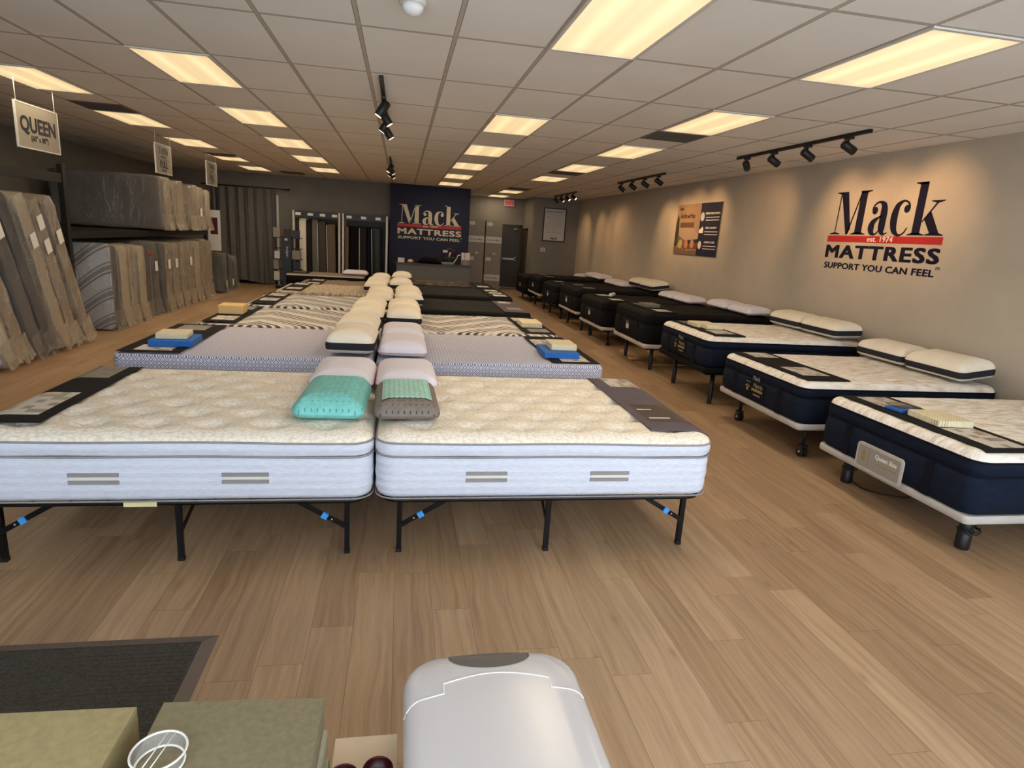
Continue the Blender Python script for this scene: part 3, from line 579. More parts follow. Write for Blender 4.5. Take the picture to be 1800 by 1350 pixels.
# ------------------------------------------------------------------ mattresses
def shell(mb, L, Wd, r, prof, puff=0, cap=True, seed=0):
    """rounded rectangular rings; prof = (z, outset)"""
    R = []
    for z, o in prof:
        P = rr_path(L / 2 + o, Wd / 2 + o, r + o, 7)
        base = len(rr_path(L / 2, Wd / 2, r, 7))
        R.append([Vector((x, y, z)) for x, y, _ in rr_path(L / 2, Wd / 2, r, 7)])
        for p in R[-1]:
            cx = max(-L / 2 + r, min(L / 2 - r, p.x)); cy = max(-Wd / 2 + r, min(Wd / 2 - r, p.y)); d = Vector((p.x - cx, p.y - cy, 0))
            if d.length > 1e-6: p += d.normalized() * o
            if puff: p.z += puff * math.sin(p.x * 9 + seed) * math.sin(p.y * 8 + 1 + seed)
    mb.rings(R, cap); return mb
def top_sheet(mb, L, Wd, r, z0, rise, edge, nx, ny, fn=None, flip=False):
    def P(u, v):
        # denser near the border
        u2 = u * 2 - 1; v2 = v * 2 - 1
        x = L / 2 * math.sin(u2 * PI / 2 * .8) / math.sin(PI / 2 * .8); y = Wd / 2 * math.sin(v2 * PI / 2 * .8) / math.sin(PI / 2 * .8)
        x, y, e = rr_map(x, y, L / 2, Wd / 2, r); c = crown(e, edge)
        z = rise * c
        if fn: z += fn(x, y) * min(1, e / (edge * .7))
        return (x, y, z0 + (-z if flip else z))
    mb.grid(P, nx, ny, flip); return mb
def loop_tube(mb, L, Wd, r, z, o, rad, n=6, wob=0):
    P = []
    for x, y, _ in rr_path(L / 2, Wd / 2, r, 7):
        cx = max(-L / 2 + r, min(L / 2 - r, x)); cy = max(-Wd / 2 + r, min(Wd / 2 - r, y)); d = Vector((x - cx, y - cy, 0)).normalized()
        P.append(Vector((x, y, z + wob * math.sin(x * 5.2 + 1))) + d * o)
    mb.tube(P, rad, n, True)
def tufts(sx, sy, depth, rad, seed=0):
    def fn(x, y):
        j = round(y / sy); best = 0
        for jj in (j - 1, j, j + 1):
            ox = .5 * sx * (jj % 2); i = round((x - ox) / sx)
            for ii in (i - 1, i, i + 1):
                dx = x - (ii * sx + ox); dy = y - jj * sy; d2 = (dx * dx / (rad * rad * 1.3) + dy * dy / (rad * rad * .7))
                if d2 < 9:
                    a = math.atan2(dy, dx); best = max(best, depth * math.exp(-d2) * (1 + .22 * math.cos(9 * a + ii + jj)))
        w = .003 * noise.noise(Vector((x * 5, y * 6, seed))) + .0022 * noise.noise(Vector((x * 16, y * 20, seed + 3)))
        return -best + w
    return fn
BEDS = {}
class Top:
    """height of the top of a mattress at a world point"""
    def __init__(s, cx, cy, L, Wd, z, rise, edge): s.a = (cx, cy, L, Wd, z, rise, edge)
    def __call__(s, x, y):
        cx, cy, L, Wd, z, rise, edge = s.a; e = min(L / 2 - abs(x - cx), Wd / 2 - abs(y - cy))
        return z + rise * crown(max(0, e), edge) - max(0, -e) * 1.2
# --- cream pillow-top with white quilted border (front pair)
def cream_mattress(loc, label):
    L, Wd, r = 2.0, 1.52, .11
    t = thing('mattress', loc, label, 'mattress')
    pf = [(0, -.03), (.012, -.008), (.05, .004), (.09, .0), (.13, .006), (.17, .001), (.21, .004), (.245, -.004)]
    shell(MB(), L, Wd, r, pf).build('border', MAT['side'], t, world=False)
    shell(MB(), L, Wd, r, [(.252, -.006), (.27, .006), (.30, .008), (.322, -.002)], .0015).build('pillow_top_border', MAT['side'], t, world=False)
    top_sheet(MB(), L, Wd, r, .326, .055, .12, 170, 130, tufts(.30, .20, .046, .06, loc[0])).build('quilted_top', MAT['quilt'], t, world=False)
    for z in (.248, .326, .004):
        q = MB(); loop_tube(q, L, Wd, r, z, .002, .006 if z > .1 else .005, 6, .003 if z > .1 else 0); q.build('piping', MAT['pipe'], t, world=False)
    for sx in (-.5, .23):
        h = MB()
        for z in (.112, .152): h.box(sx, sx + .235, -Wd / 2 - .011, -Wd / 2 - .003, z - .010, z + .010)
        hh = h.build('handle', MAT['pipe'], t, world=False)
        MB().box(sx + .006, sx + .229, -Wd / 2 - .0085, -Wd / 2 - .002, .124, .142).build('handle_tape', MAT['pil_white'], hh, world=False)
    return t
# --- all-foam mattress in a knitted cover
def foam_mattress(loc, L, Wd, H, mat, label, name='mattress', fn=None):
    t = thing(name, loc, label, 'mattress'); r = .09
    b = MB(); shell(b, L, Wd, r, [(0, -.02), (.015, 0), (H * .5, .006), (H - .055, .004), (H - .03, 0)], cap=True)
    b.build('side_cover', mat, t, world=False)
    sg = fn or (lambda x, y: -.006 + .005 * math.sin(y * 9 + 1.5 * math.sin(x * 2)) + .003 * noise.noise(Vector((x * 6, y * 6, 1))))
    top_sheet(MB(), L, Wd, r, H - .03, .03, .05, 70, 54, sg).build('top_cover', mat, t, world=False)
    q = MB(); loop_tube(q, L, Wd, r, .012, .0, .004); q.build('piping', MAT['pipe'], t, world=False)
    return t
# --- navy or black boxed mattress, long axis on x, foot at -x
def boxed_mattress(loc, H, body, band, top, label, L=2.03, Wd=1.46, cream=True, fn=None):
    t = thing('mattress', loc, label, 'mattress'); r = .10
    hb = H * .62; ht = H - .06
    shell(MB(), L, Wd, r, [(0, -.025), (.02, 0), (hb * .35, .012), (hb * .7, .012), (hb - .01, 0), (hb, -.01)]).build('border', body, t, world=False)
    shell(MB(), L, Wd, r, [(hb + .002, -.01), (hb + .015, .004), (ht - .02, .006), (ht, -.004)]).build('upper_border', body, t, world=False)
    q = MB(); loop_tube(q, L, Wd, r, hb, -.004, .006); loop_tube(q, L, Wd, r, ht, .0, .007); q.build('edge_tape', band, t, world=False)
    for y in (-Wd * .27, Wd * .27): MB().box(-L / 2 - .016, -L / 2 + .002, y - .03, y + .03, .01, hb - .01).build('border_strap', band, t, world=False)
    top_sheet(MB(), L, Wd, r, ht, .065, .10, 100, 76, fn or (tufts(.34, .26, .022, .06, loc[1]) if cream else None)).build('quilted_top', top, t, world=False)
    return t
# ------------------------------------------------------------------ folding steel frame under the middle beds
def steel_frame(loc, label, group):
    t = thing('platform_bed', loc, label, 'bed frame', group); L, Wd, H = 1.92, 1.47, .346
    b = MB()
    P = rr_path(L / 2, Wd / 2, .09, 5, H - .014); b.tube([p for p in P], .0145, 8, True)
    for y in (-.23, .23): b.beam((-L / 2, y, H - .014), (L / 2, y, H - .014), .03, .025)
    for k in range(11):
        x = -L / 2 + .08 + k * (L - .16) / 10; b.tube([(x, -Wd / 2, H - .01), (x, Wd / 2, H - .01)], .005, 6)
    b.build('deck', MAT['blackm'], t, world=False)
    for x in (-.865, 0, .865):
        for y in (-Wd / 2 + .03, Wd / 2 - .03):
            yy = y if x else y * 1.05
            l = MB().beam((x, yy, 0), (x, yy, H - .02), .028, .028); lo = l.build('leg', MAT['blackm'], t, world=False)
            c = MB().box(x - .016, x + .016, yy - .016, yy + .016, 0, .02).build('foot_cap', MAT['black'], lo, world=False)
            s = -1 if x > 0 else 1
            if x:
                br = MB().beam((x, yy - .02, .17), (x + s * .26, yy - .02, H - .02), .028, .008, (0, 1, 0)).build('brace', MAT['blackm'], t, world=False)
                a = Vector((x, yy - .026, .17)); e = Vector((x + s * .26, yy - .026, H - .02))
                MB().beam(a.lerp(e, .40), a.lerp(e, .51), .034, .014, (0, 1, 0)).build('blue_tape', MAT['tape'], br, world=False)
                MB().lathe(a.lerp(e, .31), [(.006, -.005), (.006, .003)], 10, 'y').build('rivet', MAT['chrome'], br, world=False)
            else:
                MB().beam((x, yy, .15), (x + .02, yy * .45, H - .03), .026, .008, (1, 0, 0)).build('brace', MAT['blackm'], t, world=False)
    return t
# ------------------------------------------------------------------ rows of beds in the middle
ROWS = [  # front y, left bed centre x, right bed centre x
    (3.27, -1.135, .885), (5.20, -1.215, .81), (7.10, -1.16, .865), (9.0, -1.11, .92), (10.9, -1.06, .97), (12.8, -1.04, .99)]
rown = ['front', 'second', 'third', 'fourth', 'fifth', 'sixth']
fr0 = None
for k, (y0, xl, xr) in enumerate(ROWS):
    for side, x in (('left', xl), ('right', xr)):
        lb = 'black folding steel bed frame under the %s row %s mattress of the middle block' % (rown[k], side)
        loc = (x, y0 + .76, 0)
        if fr0 is None:
            fr0 = steel_frame(loc, lb, 'folding bed frames under the middle rows')
        else: dup(fr0, loc, label=lb)
# paper sticker on the front rail
cl0 = bpy.data.objects['platform_bed']
MB().box(-.26, -.10, -.752, -.7505, .318, .344).build('rail_sticker', MAT['stick'], cl0, world=False)
FH = .349
m1 = cream_mattress((ROWS[0][1], ROWS[0][0] + .76, FH), 'cream pillow-top mattress with white border, front left of the middle block')
m2 = dup(m1, (ROWS[0][2], ROWS[0][0] + .76, FH), label='cream pillow-top mattress with white border, front right of the middle block')
TOP = {}
def reg(k, side, x, y0, H, rise, edge): TOP[k, side] = Top(x, y0 + .76, 2.0, 1.52, H, rise, edge)
for s_, x in (('L', ROWS[0][1]), ('R', ROWS[0][2])): reg(0, s_, x, ROWS[0][0], FH + .326, .055, .12)
foam_specs = {(1, 'L'): ('diamond', .39, 'foam mattress in lilac and white diamond knit, left of the two diamond ones'), (1, 'R'): ('diamond', .39, 'foam mattress in lilac and white diamond knit, right of the two diamond ones'),
              (2, 'L'): ('stripe', .35, 'chevron striped foam mattress on the left with a yellow foam block on it'), (2, 'R'): ('stripe2', .35, 'chevron striped foam mattress on the right side of the middle block'),
              (3, 'L'): ('stripe', .33, 'chevron striped foam mattress on the left, behind the yellow foam block'), (3, 'R'): ('darkknit', .36, 'charcoal mattress with a plum-grey runner, right side of the middle block'),
              (4, 'L'): ('tanq', .34, 'tan quilted mattress on the left, behind the striped ones'), (4, 'R'): ('darkknit', .39, 'charcoal mattress whose runner holds three pale cards'),
              (5, 'L'): ('greyq', .27, 'grey-brown quilted mattress in the last left row, before the low bed'), (5, 'R'): ('darkknit', .36, 'charcoal mattress in the last right row, before the counter')}
wavy = tufts(.5, .36, .02, .09, 4)
for (k, sd_), (mt, H, lb) in foam_specs.items():
    y0, xl, xr = ROWS[k]; x = xl if sd_ == 'L' else xr
    fn = wavy if mt in ('tanq', 'greyq') else (tufts(.28, 3.0, .014, .05, 2) if mt == 'darkknit' else None)
    foam_mattress((x, y0 + .76, FH), 2.0, 1.52, H, MAT[mt], lb, fn=fn); reg(k, sd_, x, y0, FH + H - .03, .03, .05)

# ------------------------------------------------------------------ runners (foot protectors) with card pockets
def drape(mb, T, x0, x1, y0, y1, lift, th, n=20, m=70, r=.012, skew=0):
    def top(u, v): 
        x, y = x0 + (x1 - x0) * u + skew * v, y0 + (y1 - y0) * v; return (x, y, T(x, y) + lift + th)
    def bot(u, v):
        x, y = x0 + (x1 - x0) * u + skew * v, y0 + (y1 - y0) * v; return (x, y, T(x, y) + lift)
    mb.grid(top, n, m); mb.grid(bot, n, m, True)
    for a in range(2):
        mb.grid(lambda u, v: top(a, u) if v else bot(a, u), m, 1, a == 1); mb.grid(lambda u, v: top(u, a) if v else bot(u, a), n, 1, a == 0)
    return mb
def runner(T, x0, x1, y0, y1, mat, cards, label, group, stripes=()):
    xc, yc = (x0 + x1) / 2, (y0 + y1) / 2
    t = thing('bed_runner', (xc, yc, T(xc, yc)), label, 'bed runner', group)
    drape(MB(), T, x0, x1, y0, y1, .006, .005).build('cloth', mat, t)
    for cx0, cx1, cy0, cy1, cm in cards:
        drape(MB(), T, cx0, cx1, cy0, cy1, .0112, .001, 8, 8).build('info_card', MAT[cm], t)
    for sx0, sx1, sy0, sy1 in stripes:
        drape(MB(), T, sx0, sx1, sy0, sy1, .0165, .0008, 4, 4).build('plastic_glare_strip', MAT['offwhite'], t)
    return t
GR = 'foot runners across the mattresses'
T = TOP
runner(T[0, 'L'], -2.125, -1.80, 3.39, 4.73, MAT['runner'], [(-2.10, -1.87, 3.52, 3.98, 'cardA'), (-2.09, -1.88, 4.36, 4.70, 'cardG')], 'black runner across the foot of the front left cream mattress', GR)
r2 = runner(T[0, 'R'], 1.50, 1.88, 3.36, 4.73, MAT['runner_g'], [(1.60, 1.84, 4.42, 4.70, 'cardB')], 'plum-grey runner across the foot of the front right cream mattress', GR)
pm = NT('clear_vinyl_pocket', .1); pm.b.inputs['Alpha'].default_value = .3; pm.base(lin((120, 104, 86)))
drape(MB(), T[0, 'R'], 1.56, 1.84, 3.52, 3.92, .0112, .002, 8, 8).build('vinyl_pocket', pm.m, r2)
drape(MB(), T[0, 'R'], 1.58, 1.72, 3.585, 3.60, .0138, .001, 6, 2).build('pocket_print', MAT['wink'], r2)
drape(MB(), T[0, 'R'], 1.57, 1.67, 3.78, 3.795, .0138, .001, 6, 2).build('pocket_print', MAT['wink'], r2)
runner(T[1, 'L'], -2.19, -1.72, 5.24, 6.66, MAT['runner'], [(-2.08, -1.80, 5.28, 5.5, 'cardA'), (-2.1, -1.84, 6.3, 6.58, 'cardG')], 'black runner under the blue foam on the left diamond mattress', GR)
runner(T[1, 'R'], 1.34, 1.78, 5.26, 6.66, MAT['runner'], [(1.44, 1.70, 5.30, 5.6, 'cardA'), (1.36, 1.66, 6.1, 6.45, 'cardB')], 'black runner under the blue foam on the right diamond mattress', GR)
runner(T[2, 'L'], -2.12, -1.76, 7.15, 8.58, MAT['runner'], [(-2.06, -1.82, 7.28, 7.6, 'cardA'), (-2.06, -1.82, 8.2, 8.5, 'cardG')], 'black runner under the yellow foam block on the left striped mattress', GR)
runner(T[2, 'R'], 1.46, 1.84, 7.15, 8.58, MAT['runner'], [(1.54, 1.79, 7.24, 7.5, 'cardG'), (1.5, 1.74, 8.15, 8.45, 'cardB')], 'black runner with cream foam block on the right striped mattress', GR)
runner(T[3, 'L'], -2.04, -1.72, 9.04, 10.48, MAT['runner'], [(-2.0, -1.76, 9.4, 9.75, 'cardB'), (-2.0, -1.76, 10.05, 10.4, 'cardB')], 'black runner with two pale cards on the farther left striped mattress', GR)
runner(T[3, 'R'], 1.52, 1.905, 9.04, 10.48, MAT['runner_g'], [(1.6, 1.8, 10.15, 10.42, 'cardB'), (1.62, 1.84, 9.3, 9.6, 'cardG')], 'plum-grey runner on the charcoal mattress in the right half', GR)
runner(T[4, 'L'], -1.96, -1.64, 10.94, 12.38, MAT['runner'], [(-1.92, -1.68, 11.1, 11.4, 'cardB'), (-1.92, -1.68, 11.95, 12.3, 'cardB')], 'black runner on the foot of the tan quilted mattress', GR)
runner(T[4, 'R'], 1.54, 1.93, 10.94, 12.38, MAT['runner'], [(1.64, 1.88, 11.0, 11.3, 'cardA'), (1.62, 1.86, 11.45, 11.72, 'cardA'), (1.6, 1.84, 11.9, 12.2, 'cardA')], 'black runner with three pale cards on a charcoal mattress', GR)
runner(T[5, 'L'], -1.9, -1.58, 12.84, 14.28, MAT['runner'], [(-1.86, -1.62, 13.0, 13.3, 'cardB'), (-1.86, -1.62, 13.8, 14.1, 'cardB')], 'black runner on the last left mattress, before the low bed', GR)
runner(T[5, 'R'], 1.54, 1.93, 12.84, 14.28, MAT['runner'], [(1.6, 1.84, 13.1, 13.4, 'cardA')], 'black runner on the last right mattress, before the counter', GR)
pr = MB(); TT = T[5, 'R']
throw = thing('throw_blanket', (.6, 13.7, TT(.6, 13.7)), 'dark patterned throw with pale lines on the last right mattress', 'blanket')
tp = NT('patterned_throw', .9, 0, .1); x_, y_, z_ = tp.xyz(tp.co()); n_ = tp.noise(tp.scale(tp.co(), (1.2, 7, 1)), 1.6, 3)
tp.base(tp.ramp(n_, [(.46, (42, 38, 34)), (.5, (150, 132, 112)), (.54, (42, 38, 34)), (.62, (80, 50, 42)), (.66, (42, 38, 34))]))
drape(MB(), TT, .15, 1.45, 12.95, 14.2, .008, .006, 20, 20).build('woven_cloth', tp.m, throw)

# ------------------------------------------------------------------ foam samples lying on the runners
def block(name, x0, x1, y0, y1, z, h, mat, label, group='foam sample blocks', rot=0, cat='foam block'):
    cx, cy = (x0 + x1) / 2, (y0 + y1) / 2
    mb = MB(Matrix.Translation((cx, cy, z)) @ Matrix.Rotation(rot, 4, 'Z'))
    R = []; hx, hy = (x1 - x0) / 2, (y1 - y0) / 2
    for zz, o in ((0, -.004), (.004, 0), (h - .004, 0), (h, -.004)):
        R.append([Vector((x, y, zz)) for x, y, _ in rr_path(hx + o, hy + o, .008, 2)])
    mb.rings(R); o = solo(name, mb, mat, label, cat, group, (cx, cy, z)); 
    for p in o.data.polygons: p.use_smooth = False
    return o
z = T[1, 'L'](-1.9, 5.7) + .0135
block('foam_slab', -2.03, -1.70, 5.42, 5.78, z, .05, MAT['foam_b'], 'bright blue foam slab on the left diamond mattress', rot=.05)
block('foam_block', -2.0, -1.76, 5.50, 5.75, z + .05, .045, MAT['foam_c'], 'cream foam block on top of the left blue slab', rot=.1)
z = T[1, 'R'](1.48, 5.65) + .0135
block('foam_slab', 1.31, 1.64, 5.42, 5.86, z, .05, MAT['foam_b'], 'bright blue foam slab on the right diamond mattress', rot=-.03)
block('foam_block', 1.40, 1.645, 5.56, 5.86, z + .05, .055, MAT['foam_c'], 'cream foam block on top of the right blue slab', rot=-.02)
z = T[2, 'L'](-1.97, 7.95) + .0135
block('foam_block', -2.10, -1.83, 7.72, 8.0, z, .10, MAT['foam_y'], 'thick yellow foam block on the black runner at left', rot=.04)
z = T[2, 'R'](1.62, 7.7) + .0135
block('foam_block', 1.50, 1.76, 7.56, 7.95, z, .06, MAT['foam_c'], 'cream foam block on the right striped mattress')

# ------------------------------------------------------------------ pillows
def pillow_gusset(L=.395, Wd=.69, h=.10, g=.032, big=1.0):
    t = thing('pillow', (0, 0, 0), 'x', 'pillow'); r = .06
    z0 = .082
    c = MB(); top_sheet(c, L, Wd, r, z0 + g, h, .2, 26, 36); c.build('cream_top', MAT['pil_cream'], t, world=False)
    c = MB(); top_sheet(c, L, Wd, r, z0 - g, .048, .16, 20, 28, flip=True); c.build('white_base', MAT['pil_white'], t, world=False)
    s = MB(); shell(s, L, Wd, r, [(z0 - g, 0), (z0, .006), (z0 + g, 0)], cap=False); s.build('gusset', MAT['gusset'], t, world=False)
    q = MB(); loop_tube(q, L, Wd, r, z0 + g, .001, .004); q.build('top_piping', MAT['pil_white'], t, world=False)
    return t
def pillow_loaf(mat, L=.395, Wd=.67, h=.10, piping=None, edge=.17, name='pillow'):
    t = thing('pillow', (0, 0, 0), 'x', 'pillow'); r = .07
    c = MB(); top_sheet(c, L, Wd, r, .035, h, edge, 30, 40); top_sheet(c, L, Wd, r, .035, .034, .07, 24, 30, flip=True); c.build('cover', mat, t, world=False)
    if piping:
        q = MB(); loop_tube(q, L, Wd, r, .035, .001, .004); q.build('piping', piping, t, world=False)
    return t
def place(proto, first, loc, label, group, rz=0, tilt=0):
    o = proto if first else dup(proto)
    o.location = (loc[0], loc[1], loc[2] + .012); o['label'] = label; o['group'] = group; o.rotation_euler = (0, tilt, rz); return o
PG = 'pillows along the middle aisle'
teal = pillow_loaf(MAT['teal'], .40, .66, .105, None, .15)
place(teal, True, (-0.382, 3.780, T[0, 'L'](-0.382, 3.780)), 'teal perforated memory foam pillow on the front left mattress', PG, -0.030)
gp = pillow_loaf(MAT['taupe_foam'], .385, .66, .085, None, .15)
q = MB(); 
def _pan(u, v):
    x, y = -.145 + .29 * u, -.235 + .505 * v; xx, yy, e = rr_map(x, y, .1925, .33, .07); return (x, y, .035 + .085 * crown(e, .15) + .006)
q.grid(_pan, 14, 18)
q.build('aqua_gel_inset', MAT['aqua'], gp, world=False)
place(gp, True, (0.048, 3.780, T[0, 'R'](0.048, 3.780)), 'taupe foam pillow with pale aqua perforated inset, front right mattress', PG, 0.015)
lav = pillow_loaf(MAT['pil_lav'], .42, .66, .09, MAT['pinkpipe'])
place(lav, True, (-0.382, 4.470, T[0, 'L'](-0.382, 4.470)), 'white pillow with pink piping behind the teal pillow', PG, -0.010)
place(lav, False, (0.055, 4.480, T[0, 'R'](0.055, 4.480)), 'white pillow behind the taupe and aqua pillow', PG, 0.010)
cg = pillow_gusset()
place(cg, True, (-0.402, 5.595, T[1, 'L'](-0.402, 5.595)), 'cream pillow with charcoal side band, nearer one on left diamond mattress', PG, -0.030)
place(cg, False, (-0.402, 6.315, T[1, 'L'](-0.402, 6.315)), 'cream pillow, farther one on left diamond mattress', PG, -0.020)
place(lav, False, (0.028, 5.595, T[1, 'R'](0.028, 5.595)), 'pale lilac pillow, nearer one on right diamond mattress', PG, 0.000)
place(lav, False, (0.028, 6.315, T[1, 'R'](0.028, 6.315)), 'pale lilac pillow, farther one on right diamond mattress', PG, 0.010)
place(cg, False, (-0.383, 7.495, T[2, 'L'](-0.383, 7.495)), 'cream pillow with charcoal band, nearer one on left third-row mattress', PG, -0.030)
place(cg, False, (-0.383, 8.215, T[2, 'L'](-0.383, 8.215)), 'cream pillow, farther one on left third-row mattress', PG, -0.030)
place(cg, False, (0.047, 7.495, T[2, 'R'](0.047, 7.495)), 'cream ribbed pillow, nearer one on right striped mattress', PG, 0.000)
place(cg, False, (0.047, 8.215, T[2, 'R'](0.047, 8.215)), 'cream ribbed pillow, farther one on right striped mattress', PG, 0.015)
place(cg, False, (-0.310, 9.395, T[3, 'L'](-0.310, 9.395)), 'cream pillow, nearer one on left fourth-row mattress', PG, 0.000)
place(cg, False, (-0.310, 10.115, T[3, 'L'](-0.310, 10.115)), 'cream pillow, farther one on left fourth-row mattress', PG, 0.030)
place(cg, False, (0.120, 9.395, T[3, 'R'](0.120, 9.395)), 'cream pillow with dark band, nearer one on plum-runner mattress', PG, 0.030)
place(cg, False, (0.120, 10.115, T[3, 'R'](0.120, 10.115)), 'cream pillow, farther one on plum-runner mattress', PG, 0.030)
place(cg, False, (-0.425, 11.295, T[4, 'L'](-0.425, 11.295)), 'cream pillow, nearer one on the tan quilted mattress', PG, 0.000)
place(cg, False, (-0.425, 12.015, T[4, 'L'](-0.425, 12.015)), 'cream pillow, farther one on the tan quilted mattress', PG, 0.000)
place(cg, False, (0.005, 11.295, T[4, 'R'](0.005, 11.295)), 'cream pillow with wide charcoal band on the three-card charcoal mattress', PG, 0.010)
place(lav, False, (0.005, 12.015, T[4, 'R'](0.005, 12.015)), 'pale pillow peeking out behind the wide charcoal band pillow', PG, 0.000)
place(cg, False, (-0.415, 13.195, T[5, 'L'](-0.415, 13.195)), 'cream pillow, nearer one on the grey-brown quilted mattress', PG, 0.000)
place(cg, False, (-0.415, 13.915, T[5, 'L'](-0.415, 13.915)), 'cream pillow, farther one on the grey-brown quilted mattress', PG, 0.025)
place(cg, False, (0.015, 13.500, T[5, 'R'](0.015, 13.500)), 'farthest cream pillow of the middle aisle, before the counter', PG, -0.030)
# ------------------------------------------------------------------ right-hand row: adjustable bases, boxed mattresses, pillows
FX = 3.49
def adj_base(loc, L, Wd, z0, z1, style, label, slab=True):
    t = thing('adjustable_bed', loc, label, 'bed base', 'adjustable beds along the right wall')
    b = MB(); shell(b, L, Wd, .04, [(z0, -.008), (z0 + .01, 0), (z1 - .01, 0), (z1, -.008)])
    b.build('deck_panel', MAT['slab'] if slab else MAT['blackfab'], t, world=False)
    f = MB()
    for y in (-Wd / 2 + .22, Wd / 2 - .22): f.beam((-L / 2 + .12, y, z0 - .03), (L / 2 - .12, y, z0 - .03), .04, .05)
    for x in (-L / 2 + .2, 0, L / 2 - .2): f.beam((x, -Wd / 2 + .2, z0 - .035), (x, Wd / 2 - .2, z0 - .035), .04, .04)
    f.build('steel_frame', MAT['black'], t, world=False)
    for sx in (-1, 1):
        for sy in (-1, 1):
            x, y = sx * (L / 2 - .20), sy * (Wd / 2 - .16)
            if style == 'caster':
                l = MB().lathe((x, y, 0), [(.018, .11), (.018, z0 - .01)], 12).box(x - .03, x + .03, y - .03, y + .03, .085, .115).build('leg', MAT['black'], t, world=False)
                for dx in (-.022, .022): MB().lathe((x + dx, y, .045), [(.006, -.010), (.044, -.010), (.046, -.006), (.046, .006), (.044, .010), (.006, .010)], 18, 'x').build('caster_wheel', MAT['black'], l, world=False)
                MB().lathe((x, y, .045), [(.012, -.036), (.012, .036)], 10, 'x').build('axle', MAT['chrome'], l, world=False)
            elif style == 'fat':
                l = MB().lathe((x, y, 0), [(.040, 0), (.043, .01), (.043, .12), (.041, .122), (.038, .13), (.041, .14), (.041, z0)], 20).build('leg', MAT['black'], t, world=False)
                c = MB()
                for k in range(3):
                    rr = .046 + .02 * (k == 1); P = [(x + rr * math.cos(a * PI / 8) + .01 * k, y - .01 * k + rr * math.sin(a * PI / 8), .125 + .012 * k + .01 * math.sin(a)) for a in range(16)]; c.tube(P, .004, 6, True)
                c.build('cord_loop', MAT['black'], l, world=False)
            else: MB().lathe((x, y, 0), [(.026, 0), (.028, .008), (.028, z0)], 16).build('leg', MAT['black'], t, world=False)
    return t
swirl_fn = tufts(.30, .24, .02, .06, 2)
RB = [  # y0, width, base z0, z1, mattress height, kind, leg style, slab?
    (3.01, 1.44, .245, .30, .41, 'n', 'fat', True), (4.74, 1.44, .30, .355, .38, 'n', 'caster', True), (6.55, 1.36, .40, .47, .365, 'n', 'post', False),
    (8.43, 1.38, .345, .405, .46, 'b', 'post', True), (10.45, 1.42, .29, .345, .46, 'b', 'caster', True), (12.16, 1.42, .345, .395, .46, 'b', 'post', True),
    (13.92, 1.42, .28, .34, .44, 'b', 'post', False), (15.72, 1.42, .345, .40, .42, 'b', 'post', True), (17.5, 1.5, .2, .25, .46, 'b', 'post', False)]
pos_n = ['nearest', 'second', 'third', 'fourth', 'fifth', 'sixth', 'seventh', 'eighth', 'farthest']
RT = []
black_fn = tufts(.5, .3, .012, .07, 6)
protos = {}
for k, (y0, wd, z0, z1, H, kind, st, sl) in enumerate(RB):
    c = (FX + 1.015, y0 + wd / 2, 0)
    adj_base(c, 2.03, wd, z0, z1, st, '%s bed base along the right wall, %s' % (pos_n[k], 'pale grey upholstered deck on black %s' % {'fat': 'cylinder legs', 'caster': 'casters', 'post': 'round legs'}[st] if sl else 'all black deck and legs'), sl)
    mc = (c[0], c[1], z1 + .002)
    if kind == 'n':
        m = boxed_mattress(mc, H, MAT['navy'], MAT['navyband'], MAT['swirl'], '%s navy mattress with cream quilted top along the right wall' % pos_n[k], Wd=wd, cream=True)
    else:
        m = boxed_mattress(mc, H, MAT['blackfab'], MAT['navyband'], MAT['blacktop'], 'black mattress along the right wall, %s bed of the row from the camera' % pos_n[k], Wd=wd, cream=False, fn=black_fn)
        lm = frame_on((-1.015 - .016, .02, 0), '-x'); p = MB(lm)
        p.box(-.05, .05, .13, .20, -.004, .002); lo = p.build('white_label', MAT['offwhite'], m, world=False)
        text_mb(MB(), 'Mack', .055, lm @ Matrix.Translation((0, .21, .003)), .0015, .0006).build('stitched_name', MAT['thread'], m, world=False)
    RT.append(Top(c[0], c[1], 2.03, wd, z1 + H - .06, .065, .10))
